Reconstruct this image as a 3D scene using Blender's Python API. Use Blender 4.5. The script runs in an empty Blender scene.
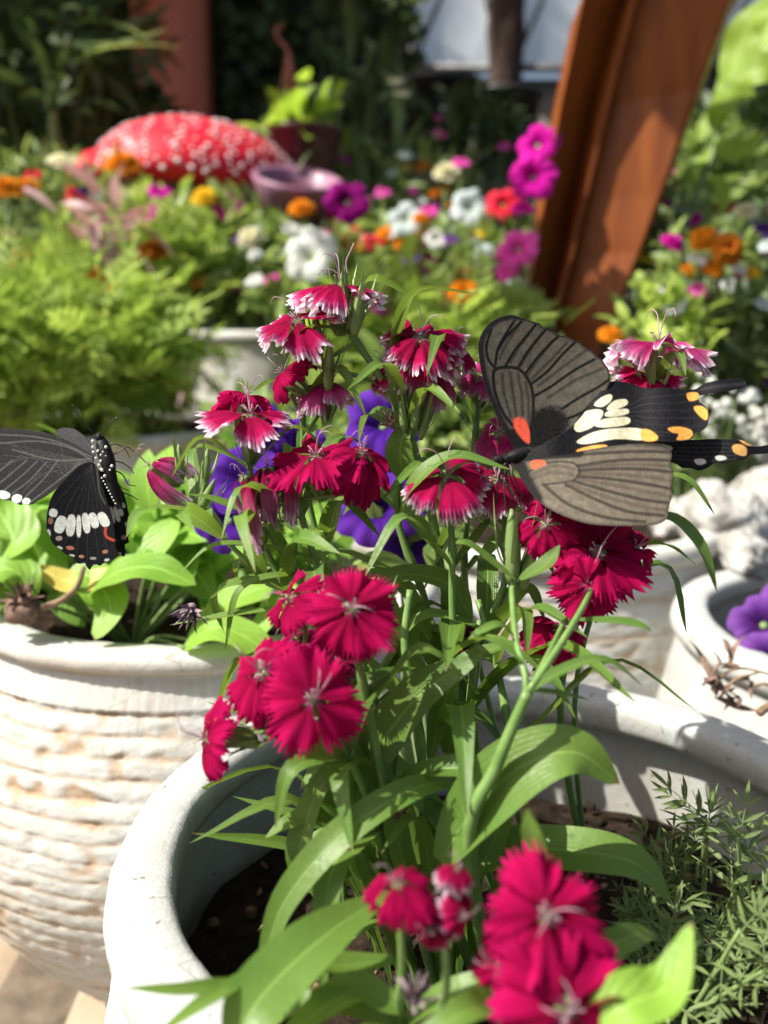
import bpy, math, random
import numpy as np
from mathutils import Vector, noise

R_ = math.radians
rng = np.random.default_rng(7)
random.seed(7)
COL = bpy.context.scene.collection
SC = bpy.context.scene

# ------------------------------------------------------------ camera frame
CAMZ = 0.58
PITCH = R_(13.0)
FPX = 900.0
FW = np.array([0, math.cos(PITCH), -math.sin(PITCH)])
UP = np.array([0, math.sin(PITCH), math.cos(PITCH)])
RT = np.array([1.0, 0, 0])
CP = np.array([0, 0, CAMZ])


def at(px, py, d):
    return CP + RT * ((px - 384) / FPX * d) + UP * ((512 - py) / FPX * d) + FW * d


def at_arr(px, py, d):
    px = np.asarray(px, float); py = np.asarray(py, float); d = np.asarray(d, float) + np.zeros_like(px)
    return CP + RT * ((px - 384) / FPX * d)[..., None] + UP * ((512 - py) / FPX * d)[..., None] + FW * d[..., None]


def vd(x, y, z):
    v = RT * x + UP * y - FW * z
    return v / np.linalg.norm(v)


def nrm(v):
    v = np.asarray(v, float)
    return v / (np.linalg.norm(v) + 1e-12)


# ------------------------------------------------------------ mesh builder
class MB:
    def __init__(self):
        self.v = []; self.q = []; self.t = []; self.uv = []; self.rnd = []; self.col = []; self.mi_q = []; self.mi_t = []; self.n = 0

    def add(self, v, q=None, t=None, uv=None, rnd=None, col=None, mi=0):
        v = np.asarray(v, float).reshape(-1, 3); m = len(v)
        self.v.append(v)
        if q is not None and len(q):
            q = np.asarray(q, int).reshape(-1, 4); self.q.append(q + self.n); self.mi_q.append(np.full(len(q), mi))
        if t is not None and len(t):
            t = np.asarray(t, int).reshape(-1, 3); self.t.append(t + self.n); self.mi_t.append(np.full(len(t), mi))
        self.uv.append(np.zeros((m, 2)) if uv is None else np.asarray(uv, float).reshape(-1, 2))
        if rnd is None: rnd = random.random()
        self.rnd.append(np.zeros(m) + rnd)
        self.col.append(np.ones((m, 4)) if col is None else np.asarray(col, float))
        self.n += m

    def build(self, name, mats, parent=None, smooth=True, origin=None):
        if self.n == 0: return None
        if not isinstance(mats, (list, tuple)): mats = [mats]
        v = np.concatenate(self.v)
        org = np.zeros(3)
        root = parent
        while root is not None and root.parent is not None: root = root.parent
        if root is not None: org = np.array(root.location)
        elif origin is not None: org = np.array(origin)
        q = np.concatenate(self.q) if self.q else np.zeros((0, 4), int)
        t = np.concatenate(self.t) if self.t else np.zeros((0, 3), int)
        me = bpy.data.meshes.new(name)
        me.vertices.add(len(v)); me.vertices.foreach_set('co', (v - org).astype(np.float32).ravel())
        li = np.concatenate([q.ravel(), t.ravel()]).astype(np.int32)
        me.loops.add(len(li)); me.loops.foreach_set('vertex_index', li)
        npol = len(q) + len(t)
        me.polygons.add(npol)
        st = np.concatenate([np.arange(len(q)) * 4, len(q) * 4 + np.arange(len(t)) * 3]).astype(np.int32)
        me.polygons.foreach_set('loop_start', st)
        me.update(calc_edges=True)
        me.polygons.foreach_set('use_smooth', np.full(npol, smooth))
        mi = np.concatenate((self.mi_q or [np.zeros(0)]) + (self.mi_t or [np.zeros(0)])).astype(np.int32)
        me.polygons.foreach_set('material_index', mi)
        uv = np.concatenate(self.uv)
        ul = me.uv_layers.new(name='UVMap'); ul.data.foreach_set('uv', uv[li].astype(np.float32).ravel())
        a = me.attributes.new('rnd', 'FLOAT', 'POINT'); a.data.foreach_set('value', np.concatenate(self.rnd).astype(np.float32))
        c = np.concatenate(self.col)
        if not np.all(c == 1):
            a = me.attributes.new('col', 'FLOAT_COLOR', 'POINT'); a.data.foreach_set('color', c.astype(np.float32).ravel())
        for m in mats: me.materials.append(m)
        me.validate()
        o = bpy.data.objects.new(name, me); COL.objects.link(o)
        if parent is not None: o.parent = parent
        elif origin is not None: o.location = origin
        return o


def tag(o, label=None, cat=None, group=None, kind=None):
    if label: o['label'] = label
    if cat: o['category'] = cat
    if group: o['group'] = group
    if kind: o['kind'] = kind
    return o


def thing(name, label, cat, loc, group=None):
    o = bpy.data.objects.new(name, None); COL.objects.link(o)
    o.location = tuple(loc); o.empty_display_size = .02
    bpy.context.view_layer.update() if False else None
    return tag(o, label, cat, group)


# ------------------------------------------------------------ shape helpers
def catmull(P, n):
    P = np.asarray(P, float)
    if len(P) == 2: P = np.array([P[0], (P[0] + P[1]) / 2, P[1]])
    Q = np.vstack([2 * P[0] - P[1], P, 2 * P[-1] - P[-2]])
    m = len(P) - 1
    ts = np.linspace(0, m - 1e-9, n)
    out = []
    for t in ts:
        i = int(t); u = t - i
        a, b, c, d = Q[i], Q[i + 1], Q[i + 2], Q[i + 3]
        out.append(.5 * (2 * b + (c - a) * u + (2 * a - 5 * b + 4 * c - d) * u * u + (3 * b - a - 3 * c + d) * u ** 3))
    return np.array(out)


def tangents(P):
    T = np.gradient(P, axis=0)
    return T / (np.linalg.norm(T, axis=1)[:, None] + 1e-12)


def tube(mb, P, r, sides=8, col=None, mi=0, rnd=None, cap=True):
    P = np.asarray(P, float); n = len(P)
    r = np.zeros(n) + r
    T = tangents(P)
    u = np.cross(T[0], [0, 0, 1.0])
    if np.linalg.norm(u) < 1e-3: u = np.cross(T[0], [1.0, 0, 0])
    u = nrm(u)
    V = []; UV = []
    for i in range(n):
        u = nrm(u - T[i] * np.dot(u, T[i])); w = np.cross(T[i], u)
        for k in range(sides):
            a = 2 * math.pi * k / sides
            V.append(P[i] + r[i] * (math.cos(a) * u + math.sin(a) * w)); UV.append((k / sides, i / max(1, n - 1)))
    Q = []
    for i in range(n - 1):
        for k in range(sides):
            k2 = (k + 1) % sides
            Q.append((i * sides + k, i * sides + k2, (i + 1) * sides + k2, (i + 1) * sides + k))
    Tt = []
    if cap:
        V.append(P[0]); UV.append((.5, 0)); V.append(P[-1]); UV.append((.5, 1))
        a, b = n * sides, n * sides + 1
        for k in range(sides):
            k2 = (k + 1) % sides
            Tt.append((a, k2, k)); Tt.append((b, (n - 1) * sides + k, (n - 1) * sides + k2))
    c = None if col is None else np.tile(np.array(list(col) + [1.0]), (len(V), 1))
    mb.add(V, Q, Tt, UV, rnd=rnd, col=c, mi=mi)


def grid_faces(nr, nc, wrap=False):
    Q = []
    for i in range(nr - 1):
        for j in range(nc if wrap else nc - 1):
            j2 = (j + 1) % nc
            Q.append((i * nc + j, i * nc + j2, (i + 1) * nc + j2, (i + 1) * nc + j))
    return np.array(Q)


def blob(mb, c, rad, nu=12, nv=8, rough=0.0, axes=None, mi=0, rnd=None, col=None, sc=1.0):
    """a rounded lump: rad is a 3-vector along axes"""
    c = np.asarray(c, float); rad = np.zeros(3) + rad
    A = np.eye(3) if axes is None else np.asarray(axes)
    V = []; UV = []; off = random.random() * 100
    for i in range(nv + 1):
        th = math.pi * i / nv
        for j in range(nu):
            ph = 2 * math.pi * j / nu
            d = np.array([math.sin(th) * math.cos(ph), math.sin(th) * math.sin(ph), math.cos(th)])
            k = 1.0
            if rough: k += rough * noise.noise(Vector(d * 1.7 * sc + off)) * 2
            V.append(c + (A.T @ (d * rad * k))); UV.append((j / nu, i / nv))
    cc = None if col is None else np.tile(np.array(list(col) + [1.0]), (len(V), 1))
    mb.add(V, grid_faces(nv + 1, nu, True), None, UV, rnd=rnd, mi=mi, col=cc)


def box(mb, c, s, axes=None, mi=0, rnd=None):
    c = np.asarray(c, float); s = np.asarray(s, float) / 2
    A = np.eye(3) if axes is None else np.asarray(axes)
    V = []
    for x in (-1, 1):
        for y in (-1, 1):
            for z in (-1, 1):
                V.append(c + A.T @ (np.array([x, y, z]) * s))
    F = [(0, 1, 3, 2), (4, 6, 7, 5), (0, 4, 5, 1), (2, 3, 7, 6), (0, 2, 6, 4), (1, 5, 7, 3)]
    mb.add(V, F, None, None, rnd=rnd, mi=mi)


def basis(n, spin=0.0):
    z = nrm(n)
    a = np.array([0, 0, 1.0]) if abs(z[2]) < .9 else np.array([1.0, 0, 0])
    x = nrm(np.cross(a, z)); y = np.cross(z, x)
    c, s = math.cos(spin), math.sin(spin)
    return np.array([c * x + s * y, -s * x + c * y, z])


def ribbon_leaf(mb, P, w, up=(0, 0, 1), fold=.25, prof='lance', n=16, nc=7, wave=0.0, twist=0.0, rnd=None):
    """a leaf along the points P; w = full width in metres"""
    P = catmull(P, n); T = tangents(P)
    ts = np.linspace(0, 1, n)
    if prof == 'lance': W = np.sin(np.pi * np.clip(ts * .93 + .05, 0, 1) ** .85) ** .9
    elif prof == 'oval': W = np.sin(np.pi * np.clip(ts * .95 + .035, 0, 1) ** .9) ** .65
    elif prof == 'strap': W = np.minimum(1, np.minimum(ts * 3 + .45, (1 - ts) * 1.9 + .02)) ** .8
    else: W = np.sin(np.pi * (ts * .96 + .02))
    W = W * w / 2
    W[-1] = w * .004
    up = np.asarray(up, float)
    V = []; UV = []; ph = random.random() * 6
    for i in range(n):
        s = np.cross(T[i], up)
        if np.linalg.norm(s) < 1e-4: s = np.cross(T[i], UP)
        s = nrm(s); nn = np.cross(s, T[i])
        if twist:
            a = twist * ts[i]; s, nn = s * math.cos(a) + nn * math.sin(a), nn * math.cos(a) - s * math.sin(a)
        for j in range(nc):
            x = (j / (nc - 1)) * 2 - 1
            h = fold * abs(x) ** 1.3 * W[i] + wave * W[i] * abs(x) * math.sin(ts[i] * 15 + ph + (2 if x > 0 else 0))
            V.append(P[i] + s * x * W[i] + nn * h); UV.append(((x + 1) / 2, ts[i]))
    mb.add(V, grid_faces(n, nc), None, UV, rnd=rnd)


# templates for mass foliage: unit leaf along +Y, normal +Z
def tmpl_leaf(w=.4, n=6, nc=3, fold=.15, curl=-.25, prof='oval', off=(0, 0, 0), rot=0.0, scale=1.0):
    ts = np.linspace(0, 1, n); V = []; UV = []
    for t in ts:
        if prof == 'oval': ww = math.sin(math.pi * min(1, t * .95 + .04) ** .85) ** .7
        else: ww = math.sin(math.pi * min(1, t * .95 + .04)) ** 1.1
        if t == 1: ww = .02
        for j in range(nc):
            x = j / (nc - 1) * 2 - 1
            V.append((x * ww * w / 2, t, abs(x) * fold * w * ww + curl * t * t)); UV.append(((x + 1) / 2, t))
    V = np.array(V) * scale
    c, s = math.cos(rot), math.sin(rot)
    V = V @ np.array([[c, s, 0], [-s, c, 0], [0, 0, 1]]) + np.array(off)
    return V, grid_faces(n, nc), np.array(UV)


def tmpl_pinnate(pairs=5, lw=.3, ll=.34, serr=False):
    Vs = []; Qs = []; UVs = []; n = 0
    def put(a):
        nonlocal n
        Vs.append(a[0]); Qs.append(a[1] + n); UVs.append(a[2]); n += len(a[0])
    put(tmpl_leaf(w=.035, n=4, nc=3, curl=-.22, prof='l', fold=0))
    for i in range(pairs):
        t = .22 + .68 * i / (pairs - 1)
        l = ll * (math.sin(math.pi * (.25 + .6 * t)) ** .6)
        for s in (-1, 1):
            put(tmpl_leaf(w=lw, n=5, nc=3, curl=-.12, prof='l', off=(0, t, -.22 * t * t), rot=-s * R_(58 - 12 * t), scale=l))
    put(tmpl_leaf(w=lw * .9, n=5, nc=3, curl=-.1, prof='l', off=(0, .92, -.19), scale=ll * 1.0))
    return np.concatenate(Vs), np.concatenate(Qs), np.concatenate(UVs)


def scatter(mb, tmpl, pos, d, nn, size):
    """instances of tmpl baked into one mesh: Y axis -> d, Z axis -> nn"""
    V, Q, UV = tmpl
    pos = np.asarray(pos); d = d / (np.linalg.norm(d, axis=1)[:, None] + 1e-9)
    x = np.cross(d, nn); x /= (np.linalg.norm(x, axis=1)[:, None] + 1e-9)
    z = np.cross(x, d)
    M = len(pos); k = len(V)
    W = pos[:, None, :] + size[:, None, None] * (V[None, :, 0:1] * x[:, None, :] + V[None, :, 1:2] * d[:, None, :] + V[None, :, 2:3] * z[:, None, :])
    F = (Q[None] + (np.arange(M) * k)[:, None, None]).reshape(-1, 4)
    r = np.repeat(rng.random(M), k)
    mb.add(W.reshape(-1, 3), F, None, np.tile(UV, (M, 1)), rnd=r)


def foliage_blob(mb, tmpl, c, rad, n, size, clump=9, up=.5, shell=.35):
    """leaves in clumps through an uneven crown"""
    c = np.asarray(c, float); rad = np.asarray(rad, float)
    nc = max(1, n // clump)
    dirs = rng.normal(size=(nc, 3)); dirs /= np.linalg.norm(dirs, axis=1)[:, None]
    rr = (shell + (1 - shell) * rng.random(nc)) ** .6 * (.72 + .42 * rng.random(nc)) * (1 + .16 * np.sin(dirs[:, 0] * 7 + c[0] * 40) * np.sin(dirs[:, 2] * 6 + c[1] * 30))
    cc = c + dirs * rad * rr[:, None]
    pos = np.repeat(cc, clump, 0) + rng.normal(size=(nc * clump, 3)) * size * .35
    out = np.repeat(dirs, clump, 0)
    d = out * .7 + rng.normal(size=pos.shape) * .75 + np.array([0, 0, up])
    nn = rng.normal(size=pos.shape) * .45 + np.array([-.15, -.1, 1.0]) + out * .3
    scatter(mb, tmpl, pos, d, nn, size * (.6 + .7 * rng.random(len(pos))))
    return cc
# ------------------------------------------------------------ materials
class NT:
    def __init__(self, name):
        self.m = bpy.data.materials.new(name); self.m.use_nodes = True
        self.t = self.m.node_tree; self.t.nodes.clear()
        self.out = self.t.nodes.new('ShaderNodeOutputMaterial')

    def n(self, typ, **kw):
        nd = self.t.nodes.new(typ)
        for k, v in kw.items():
            if k.startswith('i_'):
                key = k[2:].replace('_', ' ')
                s = nd.inputs[int(key)] if key.isdigit() else nd.inputs[key]
                if hasattr(v, 'is_output') or isinstance(v, bpy.types.NodeSocket): self.t.links.new(v, s)
                else: s.default_value = v
            else: setattr(nd, k, v)
        return nd

    def link(self, a, b): self.t.links.new(a, b)

    def math(self, op, a, b=0.0, c=None, clamp=False):
        nd = self.t.nodes.new('ShaderNodeMath'); nd.operation = op; nd.use_clamp = clamp
        for i, v in enumerate((a, b) if c is None else (a, b, c)):
            if isinstance(v, bpy.types.NodeSocket): self.t.links.new(v, nd.inputs[i])
            else: nd.inputs[i].default_value = v
        return nd.outputs[0]

    def mix(self, f, a, b, mode='MIX'):
        nd = self.t.nodes.new('ShaderNodeMix'); nd.data_type = 'RGBA'; nd.blend_type = mode
        for idx, v in ((0, f), (6, a), (7, b)):
            if isinstance(v, bpy.types.NodeSocket): self.t.links.new(v, nd.inputs[idx])
            else: nd.inputs[idx].default_value = v if idx == 0 else (tuple(v) + (1,) if len(v) == 3 else v)
        return nd.outputs[2]

    def noise(self, scale, detail=3.0, rough=.55, coord='Object', vec=None, dist=0.0):
        nd = self.t.nodes.new('ShaderNodeTexNoise')
        nd.inputs['Scale'].default_value = scale; nd.inputs['Detail'].default_value = detail
        nd.inputs['Roughness'].default_value = rough; nd.inputs['Distortion'].default_value = dist
        if vec is None: vec = self.tc().outputs[coord]
        self.t.links.new(vec, nd.inputs['Vector'])
        return nd.outputs['Fac']

    def tc(self):
        if not hasattr(self, '_tc'): self._tc = self.t.nodes.new('ShaderNodeTexCoord')
        return self._tc

    def uv(self):
        s = self.t.nodes.new('ShaderNodeSeparateXYZ'); self.t.links.new(self.tc().outputs['UV'], s.inputs[0])
        return s.outputs[0], s.outputs[1]

    def ramp(self, fac, stops):
        nd = self.t.nodes.new('ShaderNodeValToRGB'); cr = nd.color_ramp
        while len(cr.elements) < len(stops): cr.elements.new(.5)
        for e, (p, c) in zip(cr.elements, stops):
            e.position = p; e.color = tuple(c) + (1,) if len(c) == 3 else c
        self.t.links.new(fac, nd.inputs[0]); return nd.outputs[0]

    def mapr(self, v, a, b, c=0.0, d=1.0):
        nd = self.t.nodes.new('ShaderNodeMapRange'); nd.clamp = True
        self.t.links.new(v, nd.inputs[0])
        for i, x in enumerate((a, b, c, d)): nd.inputs[i + 1].default_value = x
        return nd.outputs[0]

    def attr(self, name):
        nd = self.t.nodes.new('ShaderNodeAttribute'); nd.attribute_name = name
        return nd

    def bump(self, h, strength=.3, dist=.001):
        nd = self.t.nodes.new('ShaderNodeBump'); nd.inputs['Strength'].default_value = strength
        nd.inputs['Distance'].default_value = dist
        self.t.links.new(h, nd.inputs['Height']); return nd.outputs[0]

    def principled(self, color, rough=.5, spec=.5, normal=None, metal=0.0, coat=0.0, sheen=0.0):
        b = self.t.nodes.new('ShaderNodeBsdfPrincipled')
        def setv(k, v):
            if isinstance(v, bpy.types.NodeSocket): self.t.links.new(v, b.inputs[k])
            elif k == 'Base Color': b.inputs[k].default_value = tuple(v) + (1,)
            else: b.inputs[k].default_value = v
        setv('Base Color', color); setv('Roughness', rough); setv('Specular IOR Level', spec); setv('Metallic', metal)
        b.inputs['Coat Weight'].default_value = coat; b.inputs['Sheen Weight'].default_value = sheen
        if normal is not None: self.t.links.new(normal, b.inputs['Normal'])
        return b.outputs[0]

    def finish(self, sh):
        self.t.links.new(sh, self.out.inputs['Surface']); return self.m

    def translucent(self, sh, color, fac, normal=None):
        tr = self.t.nodes.new('ShaderNodeBsdfTranslucent')
        if isinstance(color, bpy.types.NodeSocket): self.t.links.new(color, tr.inputs[0])
        else: tr.inputs[0].default_value = tuple(color) + (1,)
        mx = self.t.nodes.new('ShaderNodeMixShader')
        if isinstance(fac, bpy.types.NodeSocket): self.t.links.new(fac, mx.inputs[0])
        else: mx.inputs[0].default_value = fac
        self.t.links.new(sh, mx.inputs[1]); self.t.links.new(tr.outputs[0], mx.inputs[2])
        return mx.outputs[0]


def leaf_mat(name, dark, light, trans, vein=None, rough=.42, tf=.35, veins=9, spots_glints=0.0, nscale=60, spec=.4, par=False):
    m = NT(name); u, v = m.uv()
    r = m.attr('rnd').outputs['Fac']
    nz = m.noise(nscale, 4)
    f = m.math('ADD', m.math('MULTIPLY', r, .85), m.math('MULTIPLY', m.math('SUBTRACT', nz, .3), .6), clamp=True)
    c = m.mix(f, dark, light)
    dx = m.math('ABSOLUTE', m.math('SUBTRACT', u, .5))
    rib = m.mapr(dx, .015, .05, 1, 0)
    if vein is None: vein = tuple(min(1, x * 1.5 + .03) for x in light)
    sv = m.math('SINE', m.math('MULTIPLY', dx, 75.0)) if par else m.math('SINE', m.math('MULTIPLY', m.math('SUBTRACT', m.math('MULTIPLY', v, 1.0), m.math('MULTIPLY', dx, .9)), veins * 6.283))
    sv2 = m.mapr(sv, .75, 1.0, 0, .10 if par else .2)
    c = m.mix(m.math('MAXIMUM', m.math('MULTIPLY', rib, .6), sv2), c, vein)
    if spots_glints:
        sp = m.mapr(m.noise(nscale * 7, 3), .66, .74, 0, spots_glints)
        c = m.mix(sp, c, (.25, .2, .06))
    h = m.math('ADD', m.math('MULTIPLY', sv, -.12 if par else -.35), m.math('ADD', m.math('MULTIPLY', rib, -1.2), m.math('MULTIPLY', m.noise(nscale * 8, 2), 1.2)))
    nb = m.bump(h, .35, .0006)
    big = m.noise(nscale * .45, 3); c = m.mix(m.mapr(big, .4, .7, 0, .45), c, m.mix(.55, c, (.24, .29, .05)))
    tip = m.math('MULTIPLY', m.mapr(m.math('ADD', v, m.math('MULTIPLY', nz, .06)), .985, 1.03), m.mapr(r, .3, .5)); c = m.mix(tip, c, (.25, .16, .07))
    mk = m.mapr(m.noise(nscale * 5, 3, .6), .70, .74, 0, .55); c = m.mix(mk, c, (.30, .27, .13))
    sh = m.principled(c, m.mapr(nz, .3, .7, rough - .08, rough + .15), spec, nb)
    tc_ = m.mix(.5, c, trans)
    return m.finish(m.translucent(sh, tc_, tf))


def petal_mat(name, stops, edge=None, edge0=.86, edgew=.1, tf=.3, streak=.35, rough=.5, dark=(.08, 0, .02)):
    """stops along the petal; edge = colour of the fringe"""
    m = NT(name); u, v = m.uv(); r = m.attr('rnd').outputs['Fac']
    c = m.ramp(v, stops)
    cv = m.t.nodes.new('ShaderNodeCombineXYZ'); m.link(m.math('MULTIPLY', u, 26), cv.inputs[0]); m.link(m.math('MULTIPLY', v, 2.2), cv.inputs[1]); m.link(m.math('MULTIPLY', r, 37), cv.inputs[2])
    st = m.noise(1.0, 5, .68, vec=cv.outputs[0])
    c = m.mix(m.mapr(st, .35, .75, 0, streak), c, dark)
    c = m.mix(m.math('MULTIPLY', r, .4), c, m.mix(.6, c, dark))
    c = m.mix(m.mapr(m.noise(90, 4), .35, .7, 0, .35), c, m.mix(.6, c, dark))
    if edge is not None:
        e = m.math('ADD', v, m.math('MULTIPLY', m.math('SUBTRACT', st, .5), .42))
        c = m.mix(m.mapr(e, edge0, edge0 + edgew), c, edge)
    nb = m.bump(st, .8, .0012)
    sh = m.principled(c, .7, .06, nb)
    return m.finish(m.translucent(sh, c, tf))


def plain_mat(name, c1, c2, scale=20, rough=.6, spec=.4, bump=.2, bdist=.002, tf=0, metal=0, coat=0, stretch=None, detail=5, r2=.15):
    m = NT(name); vec = None
    if stretch:
        mp = m.t.nodes.new('ShaderNodeMapping'); mp.inputs['Scale'].default_value = stretch
        m.link(m.tc().outputs['Object'], mp.inputs[0]); vec = mp.outputs[0]
    nz = m.noise(scale, detail, .6, vec=vec)
    n2 = m.noise(scale * 6, 4, .6, vec=vec)
    c = m.mix(m.mapr(nz, .32, .68), c1, c2)
    nb = m.bump(m.math('ADD', nz, m.math('MULTIPLY', n2, .6)), bump, bdist)
    sh = m.principled(c, m.mapr(n2, .3, .7, rough - r2, rough + r2), spec, nb, metal=metal, coat=coat)
    if tf: sh = m.translucent(sh, c, tf)
    return m.finish(sh)


def pot_mat(name, white=(.50, .51, .49), stain=(.40, .29, .19), grime=.35):
    m = NT(name)
    a = m.attr('col'); s = m.t.nodes.new('ShaderNodeSeparateColor'); m.link(a.outputs['Color'], s.inputs[0])
    n1 = m.noise(18, 6, .62); n2 = m.noise(140, 5, .65); n3 = m.noise(600, 3)
    base = m.mix(m.mapr(n1, .35, .7), white, tuple(x * y for x, y in zip(white, (.9, .89, .86))))
    base = m.mix(m.mapr(n2, .5, .75, 0, .5), base, tuple(x * y for x, y in zip(white, (.72, .66, .56))))
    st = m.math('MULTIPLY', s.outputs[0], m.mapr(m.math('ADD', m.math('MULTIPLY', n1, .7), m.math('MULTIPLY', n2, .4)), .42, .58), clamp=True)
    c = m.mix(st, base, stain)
    # faint tan blotches, chips and specks of dirt, hairline cracks
    c = m.mix(m.mapr(m.noise(34, 6, .7, dist=.8), .52, .68, 0, .38), c, m.mix(.5, c, stain))
    vo = m.t.nodes.new('ShaderNodeTexVoronoi'); vo.feature = 'DISTANCE_TO_EDGE'; vo.inputs['Scale'].default_value = 26; m.link(m.tc().outputs['Object'], vo.inputs['Vector'])
    ck = m.math('MULTIPLY', m.mapr(vo.outputs['Distance'], .0, .012, 1, 0), m.mapr(m.noise(12, 3), .58, .64, 0, .55)); c = m.mix(ck, c, (.2, .15, .1))
    sp = m.mapr(m.noise(95, 5, .7, dist=.6), .635, .68, 0, grime)
    c = m.mix(sp, c, (.17, .12, .08))
    sp2 = m.mapr(m.noise(380, 2, .5), .70, .76, 0, .7)
    c = m.mix(sp2, c, (.2, .16, .12))
    h = m.math('ADD', m.math('MULTIPLY', n2, 1.0), m.math('MULTIPLY', n3, .35))
    sh = m.principled(c, m.mapr(n2, .3, .7, .42, .7), .35, m.bump(h, .45, .0016))
    return m.finish(sh)


def col_mat(name, rough=.5, tf=.15, spec=.4, bumps=900, bs=.2, sheen=.0):
    m = NT(name); c = m.attr('col').outputs['Color']
    nz = m.noise(bumps, 3)
    c2 = m.mix(m.mapr(nz, .3, .7, 0, .35), c, m.mix(.5, c, (.25, .23, .2), 'MULTIPLY'))
    sh = m.principled(c2, rough, spec, m.bump(nz, bs, .0003), sheen=sheen)
    if tf: sh = m.translucent(sh, c2, tf)
    return m.finish(sh)


M = {}
M['dianthus_leaf'] = leaf_mat('dianthus_leaf', (.050, .115, .022), (.14, .26, .045), (.30, .44, .04), tf=.36, rough=.36, nscale=45, par=True)
M['dianthus_stem'] = plain_mat('dianthus_stem', (.11, .22, .05), (.2, .32, .09), 90, .4, .4, .15, .0006, tf=.12)
M['calyx'] = plain_mat('calyx', (.13, .24, .06), (.27, .36, .13), 160, .45, .4, .3, .0005, tf=.2, stretch=(1, 1, .3))
M['lime_leaf'] = leaf_mat('lime_leaf', (.13, .30, .03), (.26, .48, .06), (.4, .62, .06), tf=.4, rough=.42, veins=6, nscale=40, spots_glints=.5)
M['yellow_leaf'] = leaf_mat('yellow_leaf', (.5, .38, .05), (.62, .52, .1), (.7, .55, .08), tf=.35, veins=6, spots_glints=.9)
M['marigold_leaf'] = leaf_mat('marigold_leaf', (.16, .29, .035), (.52, .64, .14), (.5, .68, .09), tf=.42, rough=.45)
M['seedling_leaf'] = leaf_mat('seedling_leaf', (.07, .12, .035), (.22, .29, .11), (.26, .34, .09), tf=.3, rough=.5)
M['mid_leaf'] = leaf_mat('mid_leaf', (.065, .14, .03), (.33, .43, .12), (.36, .48, .10), tf=.38, rough=.4)
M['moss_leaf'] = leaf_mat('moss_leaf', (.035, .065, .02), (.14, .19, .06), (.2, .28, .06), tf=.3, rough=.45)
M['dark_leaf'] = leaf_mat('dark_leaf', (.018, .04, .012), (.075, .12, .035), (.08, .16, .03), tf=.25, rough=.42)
M['grey_leaf'] = leaf_mat('grey_leaf', (.12, .20, .08), (.26, .33, .17), (.3, .42, .16), tf=.3, rough=.55)
M['pink_leaf'] = leaf_mat('pink_leaf', (.42, .2, .22), (.6, .42, .42), (.6, .3, .3), tf=.3, vein=(.5, .08, .16))
M['banana_leaf'] = leaf_mat('banana_leaf', (.25, .42, .04), (.36, .52, .07), (.55, .75, .06), tf=.5, rough=.45, veins=16)
M['twig'] = plain_mat('twig', (.16, .10, .06), (.32, .23, .15), 150, .75, .2, .5, .0008)
M['green_twig'] = plain_mat('green_twig', (.12, .2, .06), (.24, .32, .12), 80, .55, .3, .3, .001)
CR = (.56, .004, .075)
M['petal_deep'] = petal_mat('petal_deep', [(0, (.5, .25, .36)), (.08, (.34, .04, .13)), (.17, (.34, .003, .055)), (.7, (.56, .004, .10)), (1, (.62, .010, .15))], None, tf=.36, streak=.42, dark=(.18, 0, .025))
M['petal_edged'] = petal_mat('petal_edged', [(0, (.6, .45, .45)), (.10, (.3, .03, .1)), (.22, (.34, .003, .05)), (.66, (.52, .006, .10)), (.82, (.64, .11, .30)), (1, (.80, .55, .66))], (.85, .70, .78), .85, .09, tf=.3, streak=.45, dark=(.12, 0, .012))
M['petal_pale'] = petal_mat('petal_pale', [(0, (.8, .75, .7)), (.15, (.46, .04, .18)), (.4, (.46, .015, .13)), (.7, (.62, .11, .32)), (1, (.74, .45, .6))], (.8, .64, .72), .84, .12, tf=.35, streak=.5, dark=(.25, .005, .06))
M['petal_wilt'] = petal_mat('petal_wilt', [(0, (.2, .02, .05)), (.5, (.3, .006, .06)), (1, (.55, .2, .32))], (.7, .5, .58), .9, .1, tf=.25, streak=.5, dark=(.08, .0, .02))
M['stamen'] = plain_mat('stamen', (.5, .28, .36), (.62, .48, .54), 200, .4, .4, .1, .0002, tf=.3)
M['petal_violet'] = petal_mat('petal_violet', [(0, (.04, .01, .10)), (.3, (.07, .012, .18)), (1, (.17, .045, .40))], None, tf=.3, streak=.6, dark=(.05, .01, .3))
M['petal_lilac'] = petal_mat('petal_lilac', [(0, (.06, .01, .08)), (.4, (.12, .03, .22)), (1, (.27, .11, .42))], None, tf=.35, streak=.5, dark=(.08, .02, .2))
M['petal_magenta'] = petal_mat('petal_magenta', [(0, (.12, .0, .08)), (.12, (.35, .0, .22)), (.4, (.66, .01, .38)), (1, (.8, .03, .48))], None, tf=.4, streak=.25, dark=(.45, 0, .25))
M['petal_pink'] = petal_mat('petal_pink', [(0, (.5, .03, .2)), (.4, (.85, .08, .45)), (1, (.9, .15, .55))], None, tf=.4, streak=.2, dark=(.6, .02, .3))
M['petal_plum'] = petal_mat('petal_plum', [(0, (.03, .0, .03)), (.3, (.14, .0, .10)), (1, (.34, .005, .24))], None, tf=.3, streak=.3)
M['petal_white'] = petal_mat('petal_white', [(0, (.5, .6, .3)), (.25, (.8, .82, .74)), (1, (.88, .89, .88))], None, tf=.4, streak=.12, dark=(.6, .62, .6))
M['petal_bluewhite'] = petal_mat('petal_bluewhite', [(0, (.4, .5, .3)), (.25, (.62, .72, .7)), (1, (.7, .8, .8))], None, tf=.4, streak=.12, dark=(.5, .6, .62))
M['petal_red'] = petal_mat('petal_red', [(0, (.3, .01, .02)), (.4, (.75, .02, .05)), (1, (.85, .06, .1))], None, tf=.3, streak=.25, dark=(.4, 0, .02))
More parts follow.
